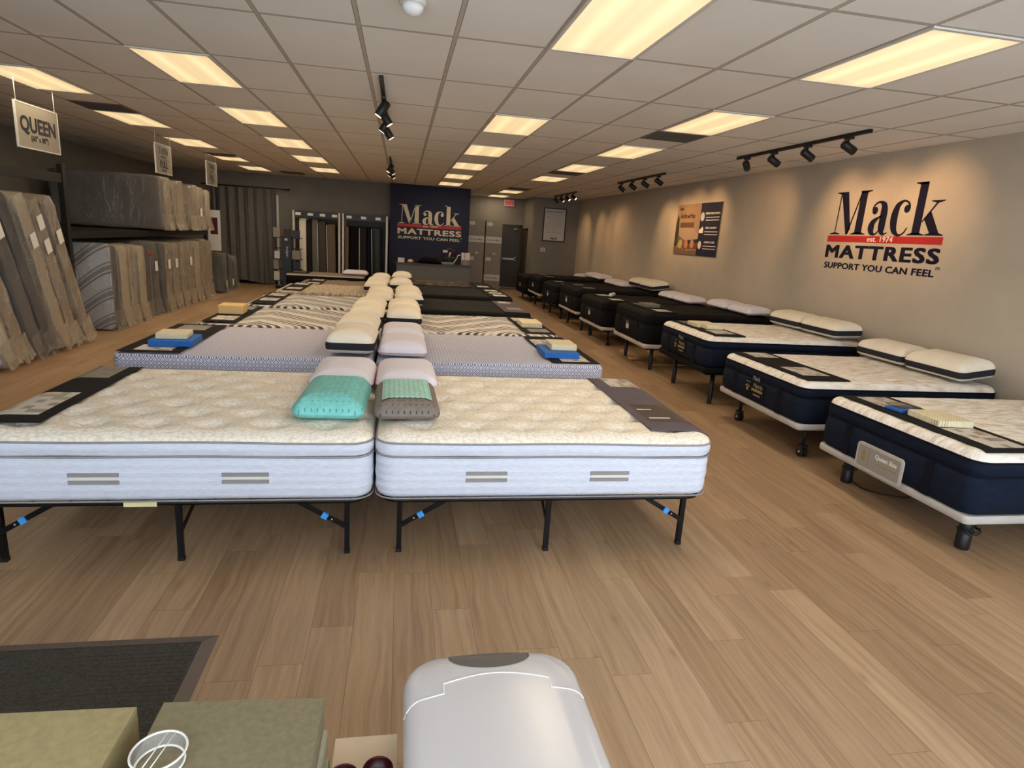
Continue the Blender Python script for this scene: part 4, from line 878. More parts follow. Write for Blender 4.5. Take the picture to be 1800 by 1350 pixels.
# label patches of the two navy beds with black labels, grey plaque of the nearest
mts = [o for o in bpy.data.objects if o.name.startswith('mattress') and o.parent is None and 'along the right wall' in o.get('label', '')]
gold = plain('gold_thread', (150, 130, 70), .5)
for m in mts:
    if 'navy' not in m['label']: continue
    lm = frame_on((-1.015 - .014, 0, 0), '-x')
    if m['label'].startswith('nearest'):
        def rb(hx, hy, z0, z1, r=.03):
            R = [[lm @ Vector((x - .02, y + .075, zz)) for x, y, _ in rr_path(hx, hy, r, 4)] for zz in (z0, z1)]; return MB().rings(R)
        p = rb(.225, .10, .004, .016).build('grey_plaque', MAT['slab'], m, world=False)
        rb(.205, .08, .016, .018, .015).build('plaque_face', plain('plaque_grey', (150, 142, 132), .6), p, world=False)
        text_mb(MB(), 'Queen Size', .045, lm @ Matrix.Translation((.05, .095, .0185)), .001, .0006).build('embroidered_name', MAT['wink'], p, world=False)
        q = MB(lm); q.box(-.03, .16, .055, .065, .018, .0195); q.box(-.18, -.15, .04, .12, .018, .0195); q.box(-.115, -.111, .02, .14, .018, .0195); q.build('gold_stitching', gold, p, world=False)
    else:
        p = MB(lm).box(-.19, .16, .05, .21, .0, .004).build('black_label', MAT['blackfab'], m, world=False)
        text_mb(MB(), 'Matrix', .062, lm @ Matrix.Translation((.045, .155, .0045)), .001, .0006).build('stitched_text', MAT['thread'], p, world=False)
        q = MB(lm); q.box(-.06, .13, .115, .14, .004, .005); q.box(-.155, -.12, .10, .16, .004, .005); q.box(-.175, -.10, .135, .15, .004, .005); q.build('gold_text', gold, p, world=False)
        MB(lm).box(-.02, .10, .075, .09, .004, .005).box(-.17, -.09, .185, .192, .004, .005).build('small_print', MAT['thread'], p, world=False)
        text_mb(MB(), 'Mack', .06, lm @ Matrix.Translation((.0, .225, .002)), .0015, .0006).build('stitched_name', MAT['thread'], m, world=False)
def rrun(k, xa, xb, ya, yb, cards, label): return runner(RT[k], xa, xb, ya, yb, MAT['runner'], cards, label, GR)
rrun(0, 3.56, 3.98, 3.05, 4.40, [(3.66, 3.92, 3.10, 3.50, 'cardA'), (3.66, 3.92, 4.02, 4.32, 'cardB')], 'black runner with cream latex block on the nearest navy mattress')
rrun(1, 3.55, 3.98, 4.80, 6.12, [(3.63, 3.90, 4.98, 5.35, 'cardB'), (3.66, 3.92, 5.82, 6.1, 'cardA')], 'black runner with two cards on the second navy mattress')
rrun(2, 3.58, 3.98, 6.60, 7.86, [(3.66, 3.92, 6.72, 7.0, 'cardB'), (3.66, 3.92, 7.55, 7.8, 'cardG')], 'black runner with cream block on the third navy mattress')
for k, (ca, cb) in ((3, ('cardA', 'cardG')), (4, ('cardA', 'cardA')), (5, ('cardG', 'cardG')), (6, ('cardG', 'cardA')), (7, ('cardG', 'cardG'))):
    y0, wd = RB[k][:2]
    rrun(k, 3.62, 3.98, y0 + .06, y0 + wd - .06, [(3.70, 3.92, y0 + .12, y0 + .40, ca), (3.70, 3.92, y0 + .92, y0 + 1.18, cb)], 'black runner on the foot of the %s bed of the right row' % pos_n[k])
z = RT[0](3.8, 3.6) + .0135
block('foam_block', 3.66, 3.93, 3.50, 3.80, z, .045, MAT['latex'], 'cream perforated latex block on the nearest navy mattress', rot=-.06)
block('foam_sample', 3.64, 3.84, 3.86, 4.0, z, .022, MAT['foam_b'], 'small dark blue gel sample with clear top beside the latex block', cat='foam sample', rot=.1)
cv = bpy.data.objects['foam_sample']; MB().box(-.07, .11, -.05, .09, .0225, .04).build('clear_gel_top', pm.m, cv, world=False)
z = RT[2](3.8, 7.2) + .0135
block('foam_block', 3.64, 3.92, 7.18, 7.46, z, .05, MAT['foam_c'], 'cream foam block on the third navy mattress')
block('foam_block', 3.70, 3.92, 7.03, 7.17, z, .05, MAT['latex'], 'smaller pale foam piece touching the block on the third navy mattress')
z = RT[3](3.8, 8.9) + .0135
block('foam_block', 3.68, 3.92, 9.0, 9.3, z, .05, plain('grey_foam', (120, 108, 92), .9), 'grey-beige foam block on the nearest black mattress')
tw = MB(); zz = RT[4](3.85, 11.4) + .02
tw.tube([(3.76, 10.95, zz + .035), (3.80, 11.0, zz + .04), (3.86, 11.1, zz + .035), (3.92, 11.2, zz + .04), (3.98, 11.3, zz + .035)], [.02, .036, .03, .036, .02], 10)
solo('foam_sample', tw, MAT['pil_white'], 'white crumpled foam sample on the fifth bed of the right row', 'foam sample', 'foam sample blocks', (3.87, 11.12, zz))
# pillows against the right wall
RG = 'pillows along the right wall'
def rp(proto, k, y, label, x=5.27, dz=0, rz=0, tilt=-.12): place(proto, False, (x, y, RT[k](x, y) + .004 + abs(tilt) * .13), label, RG, rz, tilt)
rp(lav, 0, 3.760, 'pale lilac pillow at the right edge of the photo, on the nearest navy mattress', 5.27, 0, 0, -.04)
rp(cg, 1, 5.105, 'cream pillow with dark band, nearer and propped one on second navy mattress', 5.27, 0, 0.03, -.14)
rp(cg, 1, 5.815, 'cream pillow with dark band, farther one on second navy mattress', 5.27, 0, 0, -.04)
rp(cg, 2, 6.875, 'cream pillow with dark band, nearer one on third navy mattress', 5.27, 0, 0, -.04)
rp(cg, 2, 7.585, 'cream pillow with dark band, farther one on third navy mattress', 5.27, 0, 0, -.04)
rp(lav, 3, 8.765, 'lilac pillow, nearer one on nearest black mattress', 5.27, 0, 0, -.04)
rp(lav, 3, 9.475, 'lilac pillow, farther one on nearest black mattress', 5.27, 0, 0, -.04)
rp(lav, 4, 10.805, 'lilac pillow, nearer one on the fifth bed by the wall', 5.27, 0, 0, -.04)
rp(lav, 4, 11.515, 'lilac pillow, farther one on the fifth bed by the wall', 5.27, 0, 0, -.04)
rp(cg, 5, 12.515, 'cream pillow leaning on the sixth bed by the wall', 5.27, 0, 0.03, -.14)
rp(cg, 5, 13.225, 'cream pillow lying farther back on the sixth bed by the wall', 5.27, 0, 0, -.04)
rp(lav, 6, 14.275, 'pale pillow, nearer one on the seventh bed by the wall', 5.27, 0, 0, -.04)
rp(lav, 6, 14.985, 'pale pillow, farther one on the seventh bed by the wall', 5.27, 0, 0, -.04)
rp(lav, 7, 16.075, 'pale pillow, nearer one on the eighth bed by the wall', 5.27, 0, 0, -.04)
rp(lav, 7, 16.785, 'pale pillow, farther one on the eighth bed by the wall', 5.27, 0, 0, -.04)
rp(lav, 8, 17.895, 'pale pillow on the farthest bed, nearest the partition', 5.27, 0, 0, -.04)
# loose slats and a cord on the floor
def slat(a, b, label): 
    m = MB().beam((a[0], a[1], .012 + a[2]), (b[0], b[1], .012 + b[2]), .07, .02); return solo('wood_slat', m, MAT['wood'], label, 'wood slat', 'loose pine slats under the black bed', ((a[0] + b[0]) / 2, (a[1] + b[1]) / 2, 0))
slat((3.78, 10.1, 0), (3.95, 9.35, 0), 'pine slat lying farthest left under the nearest black bed')
slat((3.62, 9.25, .024), (4.06, 9.42, .024), 'short pine slat nearest the aisle under the nearest black bed')
slat((3.86, 8.92, 0), (4.75, 8.98, 0), 'long pine slat lying across under the nearest black bed')
slat((4.2, 9.3, 0), (4.3, 10.2, 0), 'pine slat lying behind the legs under the nearest black bed')
c = MB(); c.tube([(3.79, 4.36, .10), (3.74, 4.28, .012), (3.72, 4.15, .006), (3.80, 4.02, .006), (3.95, 3.95, .006), (4.2, 4.0, .006), (4.5, 3.8, .006)], .005, 6)
solo('power_cord', c, MAT['black'], 'black power cord on the floor under the nearest bed of the right row', 'cord', None, (3.9, 4.0, 0))

# ------------------------------------------------------------------ storage rack and bagged mattresses on the left
rk = thing('storage_rack', (-4.5, 9.7, 0), 'black steel pallet rack holding the bagged mattresses at left', 'rack')
for x in (-4.53, -6.28):
    for y in (9.69, 15.98):
        p = MB().box(x - .035, x + .035, y - .045, y + .045, 0, 2.36); po = p.build('post', MAT['black'], rk)
        h = MB()
        for k in range(14): h.box(x - .012, x + .012, y - .0465, y - .044, .3 + k * .14, .33 + k * .14)
        h.build('slot_holes', plain('slot_shadow', (12, 12, 12), .9), po)
for y in (9.69, 15.98):
    b = MB(); b.beam((-4.53, y, 2.18), (-6.28, y, 2.18), .02, .03); b.beam((-4.53, y, 1.2), (-6.28, y, 1.2), .03, .03); b.beam((-4.53, y, .3), (-6.28, y, 1.2), .02, .02); b.build('end_brace', MAT['black'], rk)
for z in (1.425,):
    for x in (-4.53, -6.28): MB().box(x - .025, x + .025, 9.73, 15.94, z - .04, z + .045).build('beam', MAT['black'], rk)
MB().box(-6.28, -4.53, 9.74, 15.93, 1.47, 1.485).build('shelf_deck', MAT['black'], rk)
r2_ = thing('storage_rack', (-4.5, 6.0, 0), 'black rack beam and post beside the QUEEN sign, cut by left edge', 'rack')
for x in (-4.53, -6.28): MB().box(x - .035, x + .035, 5.2, 5.29, 0, 2.36).build('post', MAT['black'], r2_)
for x in (-4.53, -6.28): MB().box(x - .025, x + .025, 5.29, 9.635, 2.12, 2.24).build('beam', MAT['black'], r2_)
WG = {'lean': 'bagged queen mattresses standing on end at far left', 'low': 'bagged mattresses on edge on the rack floor', 'top': 'bagged mattresses on edge on the rack shelf', 'short': 'short bagged mattresses beside the curtain'}
random.seed(11)
def bagged(loc, T, D, H, mat, wrap, label, grp, tilt=0, tagz=(), seed=1, tag2=None, fine=False):
    """thickness T on y, depth D from the aisle edge to -x, height H; origin at aisle-side bottom front edge"""
    t = thing('bagged_mattress', loc, label, 'mattress', WG[grp]); R = Matrix.Rotation(tilt, 4, 'X')
    C = R @ Matrix.Translation((-D / 2, T / 2, H / 2))
    b = MB(C @ Matrix.Rotation(PI / 2, 4, 'X'))
    Rr = []
    for z_, o in ((-T / 2 + .03, -.03), (-T / 2 + .04, -.005), (-T / 4, .0), (T / 4, .0), (T / 2 - .04, -.005), (T / 2 - .03, -.03)):
        P = rr_path(D / 2 - .03 + o, H / 2 - .03 + o, .06, 5); Rr.append([Vector((x, y, z_)) for x, y, _ in P])
    b.rings(Rr); b.build('mattress_body', mat, t, world=False)
    q = MB(C)
    q.nbox(D - .01, T - .034, H - .03, 10 if not fine else 16, 5, 14, .013, seed, 4.5, min(.05, T * .3)); q.build('plastic_bag', wrap, t, world=False)
    # loose gathered bag end at the foot of the aisle side
    e = MB(R); n = 14
    def sk(u, v):
        y = T * (.05 + .9 * u); fl = (1 - v) ** 2 * .07
        return (.004 + fl * (.6 + .6 * noise.noise(Vector((u * 6 + seed, v * 3, seed)))) + .006 * noise.noise(Vector((u * 7, v * 4, seed * 2.2))), y, .012 + v * .30 + .03 * noise.noise(Vector((u * 5, seed, 0))) * v)
    e.grid(sk, n, 8); e.build('loose_bag_end', wrap, t, world=False)
    for z_ in tagz:
        MB(R).box(.010, .014, T * .2, T * .2 + .12, z_, z_ + .17).build('paper_tag', MAT['wink'] if not tag2 else tag2, t, world=False)
    return t
lm_ = [('mat_pale', 'wrap'), ('mat_tan', 'wrap'), ('mat_grey', 'wrap_d'), ('mat_dark', 'wrap_d'), ('mat_cream', 'wrap'), ('mat_tan', 'wrap'), ('mat_tan', 'wrap')]
ll = ['white bagged mattress, foremost of the leaning stack at the left edge', 'taupe bagged mattress, second of the leaning stack from the left edge', 'grey bagged mattress, third of the leaning stack',
      'dark bagged mattress with blue-grey sheen, middle of the leaning stack', 'cream bagged mattress standing out among the leaning stack', 'taupe bagged mattress just behind the cream one in the leaning stack', 'taupe bagged mattress, last of the leaning stack, nearest the rack post']
tz = [(), (1.35,), (1.5,), (), (1.38,), (1.6, 1.3), (1.42,)]
for k, ((mt, wp), lb) in enumerate(zip(lm_, ll)):
    bagged((-4.22 - .02 * (k % 2), 7.48 + k * .297, 0), .27, 1.5, 2.02 - .05 * (k % 3 == 2), MAT[mt], MAT[wp], lb, 'lean', math.radians(21), tz[k], k + 1)
sm = NT('grey_plaid_ticking', .8, 0, .2); x_, y_, z_ = sm.xyz(sm.co())
u_ = sm.m_('FRACT', sm.m_('ADD', sm.m_('MULTIPLY', sm.m_('ADD', sm.m_('MULTIPLY', z_, 1.0), sm.m_('MULTIPLY', sm.m_('POWER', sm.m_('ABSOLUTE', x_), 1.4), .9)), 2.6), 20)); 
sm.base(sm.ramp(u_, [(0, (196, 196, 200)), (.3, (120, 118, 120)), (.38, (196, 196, 200)), (.44, (132, 130, 132)), (.62, (190, 190, 194)), (.7, (128, 126, 128)), (.76, (200, 200, 204))], 'CONSTANT'))
st = bagged((-4.28, 10.30, 0), .13, 1.80, 1.34, sm.m, MAT['wrap_d'], 'bagged mattress with grey striped face, first on the rack floor', 'low', 0, (), 21)
y = 10.44; lows = [('mat_dark', 'wrap_d', .24), ('mat_cream', 'wrap', .36), ('mat_tan', 'wrap', .30), ('mat_cream', 'wrap', .34), ('mat_dark', 'wrap_d', .36), ('mat_grey', 'wrap_d', .34), ('mat_dark', 'wrap_d', .30), ('mat_grey', 'wrap', .36), ('mat_tan', 'wrap', .40), ('mat_tan', 'wrap', .40), ('mat_tan', 'wrap', .44), ('mat_cream', 'wrap', .44), ('mat_tan', 'wrap', .44), ('mat_tan', 'wrap', .42)]
lown = ['dark', 'cream', 'taupe', 'second cream', 'charcoal', 'grey', 'second charcoal', 'second grey', 'brown', 'second brown', 'third brown', 'pale', 'fourth brown', 'last brown']
for k, (mt, wp, T_) in enumerate(lows):
    bagged((-4.28 + random.uniform(-.03, .02), y, 0), T_ - .01, 1.80, 1.325 + random.uniform(-.05, .01), MAT[mt], MAT[wp], '%s bagged mattress on the rack floor, number %s behind the striped one' % (lown[k], ['one', 'two', 'three', 'four', 'five', 'six', 'seven', 'eight', 'nine', 'ten', 'eleven', 'twelve', 'thirteen', 'fourteen'][k]), 'low', math.radians(random.uniform(-.4, .4)), (.8,) if k in (5, 7, 8, 10) else (), 30 + k); y += T_
bl = MB(); bl.lathe((0, 0, 0), [(.004, -.012), (.03, -.01), (.036, 0), (.03, .012), (.004, .014)], 12, 'x')
_o = solo('red_sticker', MB(Matrix.Translation((-4.235, 11.70, 1.12))).lathe((0, 0, 0), [(.045, 0), (.045, .008)], 16, 'x'), MAT['red'], 'small red tag on a taupe bagged mattress of the rack floor', 'tag', None, (-4.235, 11.7, 1.12))
y = 12.55; tops = [('mat_grey', 'wrap_d', .30), ('mat_tan', 'wrap', .34), ('mat_tan', 'wrap', .34), ('mat_cream', 'wrap', .36), ('mat_tan', 'wrap', .40), ('mat_tan', 'wrap', .42), ('mat_tan', 'wrap', .44), ('mat_cream', 'wrap', .42)]
for k, (mt, wp, T_) in enumerate(tops):
    bagged((-4.28 + (.05 if k == 4 else random.uniform(-.03, .02)), y, 1.488), T_ - .01, 1.82, (.99, 1.0, .96, .98, .92, .95, .93, .90)[k], MAT[mt], MAT[wp], 'bagged mattress on the rack shelf, %s' % ['dull grey broad face toward the camera', 'second from the grey one', 'third from the grey one', 'fourth from the grey one', 'fifth, bulging toward the aisle', 'sixth from the grey one', 'seventh from the grey one', 'last, nearest the curtain'][k], 'top', 0, (.3,) if k == 6 else (), 50 + k, fine=(k == 0)); y += T_
y = 16.12
for k, T_ in enumerate((.26, .26, .26, .28, .28, .26)):
    bagged((-4.22 + random.uniform(-.05, .05), y, 0), T_ - .01, 1.3, .98 + random.uniform(-.06, .04) - .03 * k, MAT[('mat_dark', 'mat_tan', 'mat_dark', 'mat_grey', 'mat_tan', 'mat_dark')[k]], MAT['wrap_d'], 'short bagged mattress beside the curtain, %s of six from the rack' % ['first', 'second', 'third', 'fourth', 'fifth', 'sixth'][k], 'short', 0, (.12,) if k in (1, 3) else (), 70 + k); y += T_
bg = thing('hanging_banner', (-4.4, 16.06, 1.15), 'small white and dark red banner at the end of the rack', 'banner')
MB().box(-4.50, -4.22, 16.06, 16.07, 1.02, 1.95).build('banner_cloth', MAT['offwhite'], bg); MB().box(-4.44, -4.28, 16.054, 16.061, 1.4, 1.78).build('printed_panel', plain('dark_red_print', (70, 16, 22), .6), bg)
# ------------------------------------------------------------------ back of the shop
cu = thing('curtain', (-4.3, 19.0, .06), 'grey grommet curtain hanging in the back left corner', 'curtain')
def cf(u, v):
    x = -5.15 + 1.6 * u; a = u * 2 * PI * 6.5; amp = .05 + .02 * v
    return (x + .02 * math.sin(a * 2), 18.98 + amp * math.sin(a) + .01 * math.sin(a * 2.7 + v * 4), .06 + .05 * math.sin(u * 5) * (1 - v) ** 3 + (2.63 - .06) * v)
MB().grid(cf, 120, 16).build('curtain_panel', MAT['curtain'], cu)
g = MB()
for k in range(13):
    u = (k + .5) / 13; x = -5.15 + 1.6 * u
    g.tube([(x + .006 * math.sin(a), 18.98 + .030 * math.cos(a * PI / 6), 2.66 + .030 * math.sin(a * PI / 6)) for a in range(12)], .005, 6, True)
g.build('grommets', MAT['black'], cu)
rd = thing('curtain_rod', (-4.2, 19.0, 2.66), 'black curtain rod above the grey curtain', 'curtain rod')
MB().tube([(-5.4, 18.98, 2.66), (-3.16, 18.98, 2.66)], .014, 10).build('rod', MAT['black'], rd)
for x in (-5.4, -3.16): MB().lathe((x, 18.98, 2.66), [(.004, -.05), (.024, -.03), (.03, 0), (.024, .03), (.004, .05)], 12, 'x').build('finial', MAT['black'], rd)
for x in (-5.3, -3.3): MB().box(x - .01, x + .01, 18.97, 19.2, 2.64, 2.66).build('bracket', MAT['black'], rd)
st_ = solo('door_jamb_strip', MB().box(-3.52, -3.46, 19.15, 19.2, 0, 2.5), MAT['offwhite'], 'white strip on the wall at the edge of the curtain', 'strip', None, (-3.5, 19.17, 0))
# display tower with boxed accessories
tw = thing('display_tower', (-3.08, 17.95, 0), 'dark slate display tower of bedding boxes left of the sample racks', 'display stand')
MB().box(-3.17, -2.92, 17.8, 18.2, 0, 1.42).build('column', MAT['tower'], tw)
t = MB(); M_ = frame_on((-3.045, 17.799, 1.0), '-y') @ Matrix.Rotation(-PI / 2, 4, 'Z'); text_mb(t, 'bedgear', .09, M_, 0, .0006); lo = t.build('vertical_name', MAT['offwhite'], tw)
MB(frame_on((-3.045, 17.799, 1.30), '-y')).box(-.035, .035, 0, .055, 0, .002).build('emblem', MAT['offwhite'], tw)
for x0, x1 in ((-3.40, -3.17), (-2.92, -2.68)):
    for z in (.22, .52, .80, 1.08, 1.36): MB().box(x0, x1, 17.82, 18.2, z, z + .015).build('shelf', MAT['black'], tw)
MB().box(-3.40, -2.68, 18.1, 18.2, 0, .06).build('foot', MAT['black'], tw)
bx = [(-3.38, -3.24, .236, .24, 'offwhite'), (-3.39, -3.26, .537, .25, 'carton'), (-3.36, -3.22, .816, .20, 'offwhite'), (-3.38, -3.2, 1.376, .25, 'carton'), (-2.90, -2.74, .236, .20, 'card'), (-2.90, -2.72, .537, .22, 'tower'), (-2.91, -2.70, .816, .24, 'carton'), (-2.90, -2.72, 1.376, .20, 'tower')]
bn = ['white box low on the left side', 'grey box second shelf on the left side', 'white box mid height on the left side', 'large grey box on top left', 'beige box low on the right side', 'dark box second shelf on the right side', 'grey box mid height on the right side', 'dark box on top right']
for k, (a, b, z, h, m) in enumerate(bx):
    solo('bedding_box', MB().box(a, b, 17.85, 18.0, z, z + h), MAT[m], '%s of the slate display tower' % bn[k], 'box', 'boxes on the display tower', ((a + b) / 2, 17.92, z))
solo('bedding_box', MB().box(-3.13, -2.96, 17.85, 18.05, 1.42, 1.60), MAT['brown'], 'brown box standing on top of the slate display tower', 'box', 'boxes on the display tower', (-3.05, 17.95, 1.42))
# sample mattress racks
def srack(x0, x1, label, n):
    t = thing('sample_rack', ((x0 + x1) / 2, 18.6, 0), label, 'rack', 'sample mattress racks on the back wall')
    for x in (x0, x1 - .05): MB().box(x, x + .05, 18.28, 19.1, 0, 2.11).build('side_post', MAT['offwhite'], t)
    MB().box(x0 + .05, x1 - .05, 19.08, 19.12, 0, 2.11).build('back_panel', MAT['black'], t)
    MB().box(x0 + .05, x1 - .05, 18.28, 18.30, 1.94, 2.11).build('header', MAT['tower'], t)
    MB().box(x0 + .05, x1 - .05, 18.3, 19.08, 0, .06).build('base', MAT['black'], t)
    for k in range(n):
        xc = x0 + .15 + (x1 - x0 - .3) * (k + (.0 if n > 3 else .1)) / (n - 1 if n > 3 else 2.4)
        MB().box(xc - .07, xc + .07, 18.27, 18.28, 1.99, 2.06).build('name_card', MAT['wink'], t)
    return t
srack(-2.95, -1.69, 'sample rack left of the two, with four white name cards', 4); srack(-1.64, -.40, 'sample rack right of the two, beside the navy wall', 3)
sams = [(-2.885, .07, 1.85, 'brown', 0), (-2.80, .19, 1.86, 'pil_cream', 0), (-2.60, .13, 1.82, 'mat_dark', 0), (-2.46, .16, 1.86, 'curtain', 0), (-2.285, .22, 1.80, 'mat_grey', .01), (-2.03, .22, 1.74, 'mat_tan', .015),
        (-1.575, .11, 1.7, 'mat_tan', 0), (-1.45, .27, 1.72, 'blackfab', 0), (-1.16, .19, 1.72, 'mat_dark', .005), (-.955, .13, 1.72, 'navyband', .01), (-.80, .25, 1.72, 'black', .02)]
sn = ['narrow brown', 'pale cream', 'dark charcoal', 'grey', 'taupe-grey with pale piping', 'tan', 'tan', 'wide black', 'dark charcoal', 'thin navy', 'black']
for k, (x, T_, H_, m, tl) in enumerate(sams):
    b = MB(Matrix.Translation((x, 18.4, .062)) @ Matrix.Rotation(-tl, 4, 'Y')); R = []
    for xx, o in ((0, -.02), (.02, 0), (T_ - .03, 0), (T_ - .01, -.02)):
        R.append([Vector((xx, .3 + y, H_ / 2 + z_)) for y, z_, _ in rr_path(.3 + o, H_ / 2 + o, .04, 4)])
    b.rings([r[::-1] for r in R]); s_ = solo('sample_mattress', b, MAT[m], '%s sample mattress upright in the %s rack' % (sn[k], 'left' if k < 6 else 'right'), 'sample mattress', 'sample mattresses in the racks', (x, 18.4, .06))
    if k in (4, 5, 8, 10):
        q = MB(Matrix.Translation((x - .012, 18.4, .062)) @ Matrix.Rotation(-tl, 4, 'Y')); q.tube([(0, .01, .05), (0, 0, H_ - .04)], .008, 6); q.build('piping', MAT['pil_white'], s_)
# low twin bed before the racks
tb = thing('low_bedstead', (-1.92, 17.2, 0), 'low black base of the single bed before the sample racks', 'bed base')
MB().box(-2.88, -.96, 16.70, 17.60, .10, .27).build('platform', MAT['black'], tb); MB().box(-.955, -.925, 16.72, 16.76, 0, .26).build('leg', MAT['offwhite'], tb)
tm = thing('mattress', (-1.92, 17.15, .272), 'single mattress with navy border and grey top before the sample racks', 'mattress')
shell(MB(), 1.92, .92, .07, [(0, -.01), (.01, 0), (.21, .0), (.22, -.01)]).build('border', MAT['navyband'], tm, world=False)
top_sheet(MB(), 1.92, .92, .07, .22, .04, .06, 40, 24).build('top', plain('taupe_knit', (150, 134, 116), .9), tm, world=False)
q = MB(); loop_tube(q, 1.92, .92, .07, .22, 0, .008); q.build('piping', MAT['pil_white'], tm, world=False)
ttop = Top(-1.92, 17.15, 1.92, .92, .492, .04, .06)
place(lav, False, (-1.19, 17.15, ttop(-1.12, 17.2)), 'white pillow on the single bed before the sample racks', 'pillow on the single bed', PI / 2)
runner(ttop, -2.84, -2.35, 16.75, 17.55, MAT['runner'], [(-2.76, -2.44, 16.95, 17.35, 'cardG')], 'black runner on the foot of the single bed', GR)
# counter and what stands on it
ct = thing('counter', (.86, 17.9, 0), 'grey sales counter with mahogany edge before the navy wall', 'counter')
MB().box(-.13, 1.88, 17.62, 18.25, .02, .87).build('front_panel', MAT['lam'], ct); MB().box(-.12, 1.87, 17.66, 18.2, 0, .02).build('kick', MAT['black'], ct)
MB().box(-.17, 1.92, 17.58, 18.30, .87, .905).build('counter_top', MAT['mahog'], ct)
CZ = .906
def small(name, mb, m, label, cat, loc): return solo(name, mb, m, label, cat, None, loc)
o = MB().box(-.10, .08, 17.7, 17.82, CZ, CZ + .12); small('paper_holder', o, MAT['offwhite'], 'white paper holder at the left end of the counter', 'holder', (0, 17.76, CZ))
o = MB().lathe((.24, 17.75, CZ), [(.05, 0), (.08, .03), (.085, .05), (.05, .085), (.01, .09)], 14); small('tissue', o, MAT['card'], 'crumpled beige tissue beside the white paper holder', 'tissue', (.24, 17.75, CZ))
bgm = MB(); R = []
for u in range(13):
    a = u / 12; x = .42 + .72 * a; h = .17 * min(1, a * 4.5) ** .6 * min(1, (1 - a) * 3.0 + .12); wv = .13 * min(1, .4 + a * 3) * min(1, .4 + (1 - a) * 2)
    R.append([Vector((x, 17.85 + wv * math.cos(k * PI / 8), CZ + h / 2 + .002 + h / 2 * math.sin(k * PI / 8))) for k in range(16)])
bgm.rings(R); bo = small('duffel_bag', bgm, MAT['blackfab'], 'black bag lying on the counter', 'bag', (.78, 17.85, CZ))
MB().tube([(.6, 17.74, CZ + .14), (.68, 17.70, CZ + .21), (.85, 17.70, CZ + .21), (.93, 17.74, CZ + .15)], .012, 8).build('strap', MAT['black'], bo)
o = MB(); R = []
for z, s in ((0, .9), (.02, 1), (.05, 1), (.07, .85)): R.append([Vector((1.28 + x * s, 17.72 + y * s, CZ + z)) for x, y, _ in rr_path(.19, .09, .085, 6)])
o.rings(R); to = small('massager', o, plain('pale_teal_plastic', (104, 122, 120), .5), 'pale teal rounded pad with white curved handle on the counter', 'pad', (1.28, 17.72, CZ))
MB().tube([(1.42, 17.72, CZ + .06), (1.48, 17.72, CZ + .12), (1.53, 17.72, CZ + .20), (1.55, 17.72, CZ + .27), (1.62, 17.72, CZ + .29)], .013, 8).build('handle', MAT['white'], to)
bs = thing('gift_basket', (1.33, 17.98, CZ), 'dark basket of red and white goods on the counter', 'basket')
MB().lathe((1.33, 17.98, CZ), [(.14, 0), (.19, .12), (.20, .20), (.18, .21)], 18).build('basket', plain('dark_wicker', (40, 36, 38), .8, nz=.2, nsc=60), bs)
MB().tube([(1.16, 17.94, CZ + .2), (1.2, 17.9, CZ + .38), (1.33, 17.9, CZ + .44), (1.46, 17.92, CZ + .38), (1.5, 17.94, CZ + .2)], .02, 8).build('red_ribbon', plain('dark_red_ribbon', (110, 30, 36), .5), bs)
MB().box(1.14, 1.27, 17.88, 17.93, CZ + .33, CZ + .39).build('white_packet', MAT['offwhite'], bs); MB().tube([(1.31, 17.86, CZ + .2), (1.35, 17.85, CZ + .34)], .022, 8).build('pale_stick', MAT['card'], bs)
lf = thing('leaflet_stand', (1.77, 17.70, CZ), 'upright printed leaflet at the right end of the counter', 'leaflet')
M_ = Matrix.Translation((1.77, 17.72, CZ)) @ Matrix.Rotation(-.12, 4, 'X')
MB(M_).box(-.12, .12, -.004, .004, 0, .36).build('leaflet', MAT['cardB'], lf); MB(M_).box(-.12, .12, -.007, -.004, .0, .16).build('leaflet_picture', MAT['cardG'], lf); MB().box(1.65, 1.89, 17.68, 17.82, CZ, CZ + .012).build('stand', MAT['black'], lf)
# cartons beside the counter
cn = 0
for x0, x1 in ((2.14, 2.68), (2.72, 3.26)):
    for z0, z1 in ((0, 1.11), (1.112, 2.24)):
        lb = ['lower carton of the left stack beside the counter', 'upper carton of the left stack beside the counter', 'lower carton of the right stack next to the exit door', 'upper carton of the right stack next to the exit door'][cn]; cn += 1
        t = thing('carton', ((x0 + x1) / 2, 21.1, z0), 'tall grey mattress carton, ' + lb, 'carton', 'tall cartons stacked by the exit door')
        MB().box(x0, x1, 20.9, 21.45, z0 + .001, z1).build('box', MAT['carton'], t)
        M_ = frame_on(((x0 + x1) / 2, 20.9, z0), '-y'); yb = .42 if z0 > 1 else .30
        if cn != 1:
            bnd = MB(M_).box(-.268, .268, yb, yb + .20, 0, .002).build('white_band', MAT['offwhite'], t)
            text_mb(MB(), 'AirflowMax', .10, M_ @ Matrix.Translation((0, yb + .06, .0025)), .001, .0005).build('printed_name', plain('carton_ink', (130, 118, 106), .7), bnd)
        MB(M_).box(-.24, -.06, z1 - z0 - .16, z1 - z0 - .05, 0, .002).build('shipping_label', MAT['offwhite'], t)
        MB(M_).box(-.02, .08, .05, .10, 0, .002).build('small_print', MAT['offwhite'], t)
